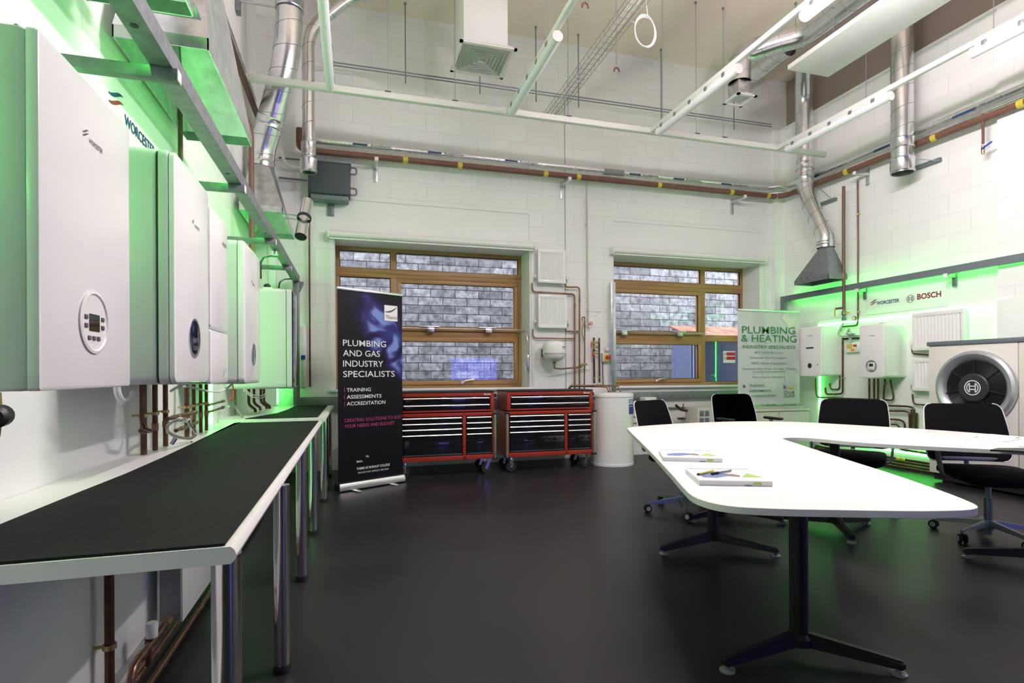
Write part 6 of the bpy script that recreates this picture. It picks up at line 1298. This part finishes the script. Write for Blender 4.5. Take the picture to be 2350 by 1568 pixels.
# --- catalogues with spiral tops
def catalogue(label, A, B, C, h=0.02):
    "A far-left, B far-right, C near-left corner on the table"
    A, B, C = Vector(A), Vector(B), Vector(C); xd = (B-A).normalized(); yd = (C-A); yd = (yd-xd*yd.dot(xd)); dep = yd.length; yd.normalize(); w = (B-A).length
    t = thing('spiral_catalogue', label, 'book', tuple(A+xd*w/2+yd*dep/2), 'spiral bound catalogues on the white table')
    z0 = 0.7305
    def P(u, v, z=0): q = A+xd*(u*w)+yd*(v*dep); return Vector((q.x, q.y, z0+z))
    bm = BM(); hexa(bm, [P(0, 0), P(1, 0), P(1, 1), P(0, 1)], [P(0, 0, h-0.001), P(1, 0, h-0.001), P(1, 1, h-0.001), P(0, 1, h-0.001)]); obj('pages', bm, m_pages, t)
    bm = BM(); hexa(bm, [P(0, 0, h-0.001), P(1, 0, h-0.001), P(1, 1, h-0.001), P(0, 1, h-0.001)], [P(0, 0, h), P(1, 0, h), P(1, 1, h), P(0, 1, h)]); cv = obj('cover', bm, m_pwhite, t)
    def patch(name, pts, m, dz=0.0004):
        bm = BM(); bm.faces.new([bm.verts.new(P(u, v, h+dz)) for u, v in pts]); obj(name, bm, m, cv, flat=True)
    patch('printed_landscape', [(0.10, 0.58), (0.25, 0.42), (0.40, 0.38), (0.55, 0.44), (0.62, 0.60), (0.45, 0.66), (0.30, 0.80), (0.10, 0.78)], m_pblue)
    patch('printed_hands', [(0.50, 0.48), (0.60, 0.44), (0.68, 0.58), (0.64, 0.70), (0.52, 0.66)], m_pbrown, 0.0007)
    patch('printed_field', [(0.66, 0.72), (0.84, 0.36), (0.97, 0.72)], m_pgreen)
    patch('small_caption', [(0.06, 0.12), (0.13, 0.12), (0.13, 0.20), (0.06, 0.20)], m_body)
    bm = BM()
    for u0, u1, m_ in ((0.74, 0.85, 0),): bm.faces.new([bm.verts.new(A+xd*(u*w)+yd*(dep+0.0005)+Z_*(z0-A.z+z)) for u, z in ((u0, 0.005), (u1, 0.005), (u1, 0.015), (u0, 0.015))])
    obj('spine_tab', bm, m_pgreen, t, flat=True)
    bm = BM()
    for u0, u1, m_ in ((0.62, 0.72, 0),): bm.faces.new([bm.verts.new(A+xd*(u*w)+yd*(dep+0.0005)+Z_*(z0-A.z+z)) for u, z in ((u0, 0.001), (u1, 0.001), (u1, 0.005), (u0, 0.005))])
    obj('spine_tab', bm, m_pblue, t, flat=True)
    bm = BM(); k = 34; pts = []
    for i in range(k*8+1):
        a = i*2*PI/8; pts.append(P(0.03+0.94*i/(k*8), 0, 0)+yd*(0.004-0.007*math.cos(a)*1.0)+Z_*(h/2+(h/2+0.003)*math.sin(a)))
    tube(bm, pts, 0.0011, 4); obj('spiral_binding', bm, m_teal, t)
    return t
m_pages = mat('page_block', (0.74, 0.74, 0.76), 0.7); m_pblue = mat('cover_blue', (0.16, 0.22, 0.42), 0.4); m_pgreen = mat('cover_green', (0.36, 0.55, 0.12), 0.4)
m_pbrown = mat('cover_brown', (0.30, 0.16, 0.14), 0.4); m_teal = mat('teal_wire', (0.06, 0.28, 0.33), 0.4)
tz = 0.75
def tp(x, y, z=0.75): q = fl(x, y, z); return (q.x, q.y, 0.7305)
catalogue('spiral bound catalogue with landscape cover farther along the white table, nothing on it', tp(1511.5, 1033), tp(1636, 1035.5), tp(1519, 1049.5))
catalogue('spiral bound catalogue with landscape cover on the near part of the table, pens on it', tp(1573, 1076), tp(1722, 1078), tp(1592, 1102.5))
t = thing('pencil', 'yellow felt pen with black ends lying on the near catalogue', 'pen', tp(1620, 1085))
zz = 0.7305+0.02+0.006
a = fl(1601, 1089, zz); b_ = fl(1640, 1079.5, zz); d = (b_-a).normalized()
bm = BM(); lathe(bm, [(0, 0.006), (0.0045, 0.008), (0.0045, (b_-a).length-0.012), (0.002, (b_-a).length-0.004), (0, (b_-a).length-0.004)], a, d, 14); obj('barrel', bm, m_yellow, t)
bm = BM(); lathe(bm, [(0, 0), (0.0042, 0), (0.0048, 0.010), (0, 0.010)], a, d, 14); lathe(bm, [(0.0025, (b_-a).length-0.008), (0.001, (b_-a).length), (0, (b_-a).length)], a, d, 10); obj('end', bm, m_black, t)
t = thing('ballpoint_pen', 'clear pen with a black cap lying on the near catalogue', 'pen', tp(1650, 1085))
a = fl(1631, 1087.5, zz); b_ = fl(1677, 1080.5, zz); d = (b_-a).normalized(); ln = (b_-a).length
bm = BM(); lathe(bm, [(0, 0), (0.003, 0.002), (0.0058, 0.006), (0.0055, 0.045), (0, 0.047)], a, d, 14); obj('cap', bm, m_black, t)
bm = BM(); lathe(bm, [(0, 0.047), (0.0042, 0.047), (0.0042, ln-0.006), (0, ln-0.006)], a, d, 12); obj('barrel', bm, m_clear, t)
bm = BM(); lathe(bm, [(0, ln-0.006), (0.0048, ln-0.006), (0.0048, ln), (0, ln)], a, d, 12); obj('end_plug', bm, m_ink, t)
m_paper = mat('paper', (0.78, 0.79, 0.84), 0.6)
def sheets(label, C, dz, m=m_paper, h=0.001):
    bm = BM(); A = [Vector((q.x, q.y, 0.7306+dz)) for q in C]; prism(bm, A, (0, 0, h)); return tag(obj('paper_stack', bm, m), label, 'papers')
sheets('lower sheets of the paper pile on the far right arm of the table', [fl(2212, 1005, .74), fl(2262, 1000, .74), fl(2345, 1005, .74), fl(2303, 1012, .74)], 0.0, h=0.003)
sheets('top white sheet of the paper pile on the far right arm of the table', [fl(2235, 1000, .74), fl(2275, 994.5, .74), fl(2342, 1001, .74), fl(2306, 1008.5, .74)], 0.0035, m_pwhite)
t = thing('tablet', 'slim black folder at the edge of the right arm of the table', 'tablet', tp(2330, 1033))
bm = BM(); A = [fl(2272, 1032, .74), fl(2330, 1034.5, .74), fl(2480, 1046, .74), fl(2440, 1028, .74), fl(2290, 1028, .74)]; A = [Vector((q.x, q.y, 0.7306)) for q in A]; prism(bm, A, (0, 0, 0.009)); obj('cover', bm, m_black, t)
bm = BM(); A = [fl(2337, 1022, .74), fl(2360, 1017, .74), fl(2450, 1024, .74), fl(2400, 1027, .74)]; A = [Vector((q.x, q.y, 0.7306)) for q in A]; prism(bm, A, (0, 0, 0.004)); tag(obj('notepad', bm, m_body), 'grey notepad cut by the right edge of the picture', 'notepad')
# ================================================================== CEILING LEVEL
ZG = 4.0
GXS = (-0.21, 1.63, 3.40, 5.22)
names = {-0.21: 'leftmost', 1.63: 'second from the left', 3.40: 'third from the left', 5.22: 'nearest the right wall'}
for gx in GXS:
    t = thing('lighting_channel', 'white suspended lighting channel running into the room, ' + names[gx], 'channel', (gx, 2, ZG), 'suspended lighting channels')
    bm = BM(); box(bm, gx-0.022, gx+0.022, YF+0.02, 5.74, ZG+0.012, ZG+0.062, 0.003); obj('channel', bm, m_whitep, t)
t = thing('lighting_channel', 'white suspended cross channel near the back wall joining the others', 'channel', (2.5, 5.77, ZG))
bm = BM(); box(bm, -1.0, 6.0, 5.742, 5.80, ZG+0.012, ZG+0.075, 0.003); obj('channel', bm, m_whitep, t)
lit = {(3.40, 2.10), (1.63, 2.10)}
def batten(x, y0, on, label, group='ceiling tube lights'):
    L_ = 1.37; t = thing('tube_light', label, 'ceiling light', (x, y0+L_/2, ZG-0.07), group)
    bm = BM(); box(bm, x-0.02, x+0.02, y0+0.03, y0+L_-0.03, ZG-0.005, ZG+0.0115, 0.002); obj('housing', bm, m_whitep, t)
    bm = BM(); tube(bm, [(x, y0+0.01, ZG-0.045), (x, y0+L_-0.01, ZG-0.045)], 0.042, 20); obj('diffuser', bm, m_lit if on else m_diff, t)
    for yy in (y0, y0+L_-0.02):
        bm = BM(); tube(bm, [(x, yy, ZG-0.040), (x, yy+0.02, ZG-0.040)], 0.047, 20); obj('end_cap', bm, m_whitep, t)
    for k in range(5):
        for s in (-1, 1):
            bm = BM(); box(bm, x+s*0.043-0.004, x+s*0.043+0.004, y0+0.15+k*0.27, y0+0.19+k*0.27, ZG-0.035, ZG+0.004, 0.002); obj('clip', bm, m_alud, t)
wordsX = {-0.21: 'on the leftmost channel', 1.63: 'on the second channel', 3.40: 'on the third channel', 5.22: 'on the channel by the right wall'}
for gx in GXS:
    for y0, wd in ((4.22, 'unlit tube light at the far end '), (2.10, 'tube light halfway '), (-0.02, 'tube light nearest the camera '), (-2.14, 'tube light behind the camera ')):
        if (gx == -0.21 and y0 < 4) : on = False
        on = (gx, y0) in lit
        batten(gx, y0, on, ('lit ' if on and y0 > 0 else '')+wd + wordsX[gx])
def wire(label, x, y, z0, z1, r=0.003, name='hanger_wire', m=None, hook=False, group='hanger wires'):
    t = thing(name, label, 'wire', (x, y, z1), group)
    bm = BM(); tube(bm, [(x, y, z0), (x, y, z1)], r, 6); obj('wire', bm, m or m_alud, t)
    bm = BM(); lathe(bm, [(0, 0), (0.015, 0), (0.015, -0.02), (0, -0.03)], (x, y, z1), VZ, 10); obj('ceiling_fixing', bm, m_alud, t)
    if hook: bm = BM(); box(bm, x-0.03, x+0.03, y-0.035, y+0.035, z0-0.01, z0-0.004); box(bm, x-0.032, x-0.028, y-0.002, y+0.002, z0-0.09, z0); box(bm, x+0.028, x+0.032, y-0.002, y+0.002, z0-0.09, z0); obj('stirrup', bm, m_alud, t)
for k, x_ in enumerate((0.35, 2.35, 4.03, 4.42, 1.05)):
    wire('thin hanger wire dropping to the cross channel, ' + ('left part', 'just left of the cable basket', 'right of centre', 'towards the right wall', 'below the square vent')[k], x_, 5.77, ZG+0.09, ZC, hook=True)
for k, (gx, y_) in enumerate(((1.63, 4.5), (3.40, 4.4), (3.40, 5.5), (5.22, 5.45), (5.22, 3.3), (5.22, 4.5), (3.40, 2.6), (1.63, 3.4))):
    wire('thin hanger wire holding a lighting channel, %s' % ('second channel far part', 'third channel middle', 'third channel far end', 'right channel far end', 'right channel near part', 'right channel middle', 'third channel near part', 'second channel near part')[k], gx, y_, ZG+0.066, ZC, hook=False)
# threaded rods carrying the conduit near the back wall
for k, x_ in enumerate((0.62, 1.55, 2.30, 2.90, 4.15, 5.35)):
    wire('threaded rod in front of the back wall, %s' % ('first from the left', 'second from the left', 'third from the left', 'fourth, beside the cable basket', 'fifth from the left', 'sixth, near the right corner')[k], x_, 6.75, 4.72, ZC, r=0.008, name='threaded_rod', group='threaded rods')
for z_, y_ in ((4.86, 6.74), (4.88, 6.76)): pass
t = thing('conduit', 'thin steel conduit pair crossing the upper back wall', 'pipe', (3, 6.72, 4.87))
for dz in (0, 0.035):
    bm = BM(); tube(bm, [(-0.3, 6.73, 4.80+dz), (6.0, 6.73, 4.83+dz)], 0.008, 8); obj('tube', bm, m_alud, t)
# cable basket
t = thing('cable_basket', 'wire mesh cable basket running into the room below the ceiling', 'cable tray', (2.53, 4, 4.55))
m_wire = mat('zinc_wire', (0.42, 0.41, 0.38), 0.45, 0.7)
bm = BM(); x0, x1, zb, zs = 2.43, 2.60, 4.56, 4.62
for (a, z_) in ((x0, zs), (x0, zb), (x0+0.06, zb), (x0+0.115, zb), (x1, zb), (x1, zs)): tube(bm, [(a, 0.5, z_), (a, 6.9, z_)], 0.0035, 5)
k = 0.5
while k < 6.9: tube(bm, [(x0, k, zs), (x0, k, zb-0.002), (x1, k, zb-0.002), (x1, k, zs)], 0.003, 5); k += 0.10
obj('wire_mesh', bm, m_wire, t)
bm = BM()
for a in (2.46, 2.49, 2.53): tube(bm, [(a, 0.6, zb+0.012), (a+0.01, 2.5, zb+0.014), (a-0.005, 4.6, zb+0.012), (a, 6.85, zb+0.013)], 0.007, 6)
obj('cable', bm, m_whitep, t)
# coil of white cable
t = thing('cable_coil', 'oval coil of white cable hanging from the cable basket', 'cable', (2.75, 4.4, 4.3))
c = fl(1480, 70, 4.40); cc = Vector((c.x, c.y, 4.40)); bm = BM()
for j in range(3):
    tube(bm, [cc+Vector((0.105*math.cos(a*PI/16)*(1+0.04*j)+0.01*j, 0.012*j, 0.15*math.sin(a*PI/16)*(1-0.02*j))) for a in range(32)], 0.005, 6, closed=True)
tube(bm, [cc+Vector((0.03, 0, 0.145)), cc+Vector((0.0, 0.0, 0.4)), (2.60, c.y, 4.80)], 0.004, 6); tube(bm, [cc+Vector((-0.1, 0, 0.05)), (2.60, c.y+0.2, 4.62)], 0.004, 6)
obj('coil', bm, m_whitep, t)
# hooks
for k, (px, py) in enumerate(((1415, 160), (1343, 12))):
    c = fl(px, py, 4.45); wire(('small ceiling hook on a wire below the cable basket', 'small ceiling hook on a wire above the second channel')[k], c.x, c.y, 4.50, ZC, name='ceiling_hook', group='ceiling hooks')
    bm = BM(); tube(bm, [(c.x-0.03, c.y, 4.43), (c.x-0.025, c.y, 4.46), (c.x, c.y, 4.475), (c.x+0.025, c.y, 4.46), (c.x+0.03, c.y, 4.43)], 0.009, 8, 0.02); tag(obj('hook_clamp', bm, m_brown), ('rusty crescent clamp on the hook wire below the cable basket', 'rusty crescent clamp on the hook wire above the second channel')[k], 'clamp')
# diffusers with duct boxes
def diffuser(label, x0, x1, y0, y1, z, rings, dk):
    t = thing('air_diffuser', label, 'vent', ((x0+x1)/2, (y0+y1)/2, z))
    bm = BM(); w = 0.035
    for a in ((x0, x1, y0, y0+w), (x0, x1, y1-w, y1), (x0, x0+w, y0, y1), (x1-w, x1, y0, y1)): box(bm, *a, z-0.012, z+0.005)
    obj('frame', bm, m_whitep, t)
    bm = BM(); box(bm, x0+w, x1-w, y0+w, y1-w, z+0.03, z+0.04); obj('throat', bm, m_body if not dk else m_whitep, t)
    for i in range(rings):
        f = w + (i+0.4)*((x1-x0)/2-w-0.03)/rings; bm = BM(); th = (x1-x0)*0.04
        a0, a1, b0, b1 = x0+f, x1-f, y0+f, y1-f
        o_ = [(a0, b0), (a1, b0), (a1, b1), (a0, b1)]; i_ = [(a0+th, b0+th), (a1-th, b0+th), (a1-th, b1-th), (a0+th, b1-th)]
        A = [bm.verts.new((p[0], p[1], z-0.008)) for p in o_]; B = [bm.verts.new((p[0], p[1], z+0.022)) for p in i_]
        for q in range(4): bm.faces.new((A[q], A[(q+1) % 4], B[(q+1) % 4], B[q]))
        bmesh.ops.solidify(bm, geom=bm.faces[:], thickness=0.003); obj('vane', bm, m_whitep, t, flat=True)
    return t
t = diffuser('square white ceiling diffuser with stepped vanes below a grey duct box', 1.06, 1.675, 5.515, 6.12, 4.60, 6, True)
bm = BM(); box(bm, 1.12, 1.60, 5.62, 6.05, 4.645, 5.68, 0.004); obj('duct_box', bm, m_board, t)
t = diffuser('small square white diffuser under the elbow duct', 4.535, 4.815, 5.64, 5.94, 4.60, 0, False)
bm = BM(); box(bm, 4.58, 4.77, 5.69, 5.89, 4.645, 4.80, 0.003); obj('duct_box', bm, m_galv, t)
t = diffuser('corner of a white ceiling diffuser cut by the top edge of the picture', 0.62, 1.0, 4.85, 5.2, 5.0, 0, True)
duct('supply_duct', 'elbow of fat spiral duct above the small diffuser turning towards the room', [(4.675, 5.79, 4.81), (4.675, 5.79, 5.16), (5.0, 5.5, 5.22), (5.22, 5.3, 5.22), (5.22, 4.9, 5.22), (5.22, 0.5, 5.22)], 0.135, 0.16)
duct('supply_duct', 'short capped end of spiral duct beyond the elbow, above the white panel', [(5.22, 6.20, 5.22), (5.22, 5.56, 5.22)], 0.11, 0)
# suspended acoustic panel
bm = BM(); box(bm, 4.60, 5.16, 1.2, 4.92, 4.50, 4.55, 0.004); tag(obj('ceiling_panel', bm, m_whitep), 'long plain white panel hanging below the fat duct', 'ceiling panel')
for k, y_ in enumerate((1.6, 4.6)): wire('wire holding the white panel, %s end' % ('near', 'far')[k], 4.9, y_, 4.56, 5.05)
# display on the wall behind the camera, mirrored in the left window
m_scr = emis('blue_screen', (0.12, 0.14, 1.0), 4.5)
t = thing('wall_display', 'bright blue display on the wall behind the camera, mirrored in the left window', 'screen', (3.9, -3.18, 1.2))
bm = BM(); box(bm, 3.06, 4.66, YF+0.001, YF+0.05, 0.86, 1.72, 0.006); obj('bezel', bm, m_black, t)
bm = BM(); box(bm, 3.08, 4.64, YF+0.05, YF+0.054, 0.88, 1.70); obj('screen', bm, m_scr, t)
bm = BM()
for i in range(7):
    for j in range(12): box(bm, 3.21+j*0.115, 3.21+j*0.115+0.05, YF+0.0545, YF+0.0555, 0.95+i*0.105, 0.95+i*0.105+0.012)
obj('screen_text', bm, emis('screen_white', (0.7, 0.75, 1.0), 9), t)
bpy.context.view_layer.update()
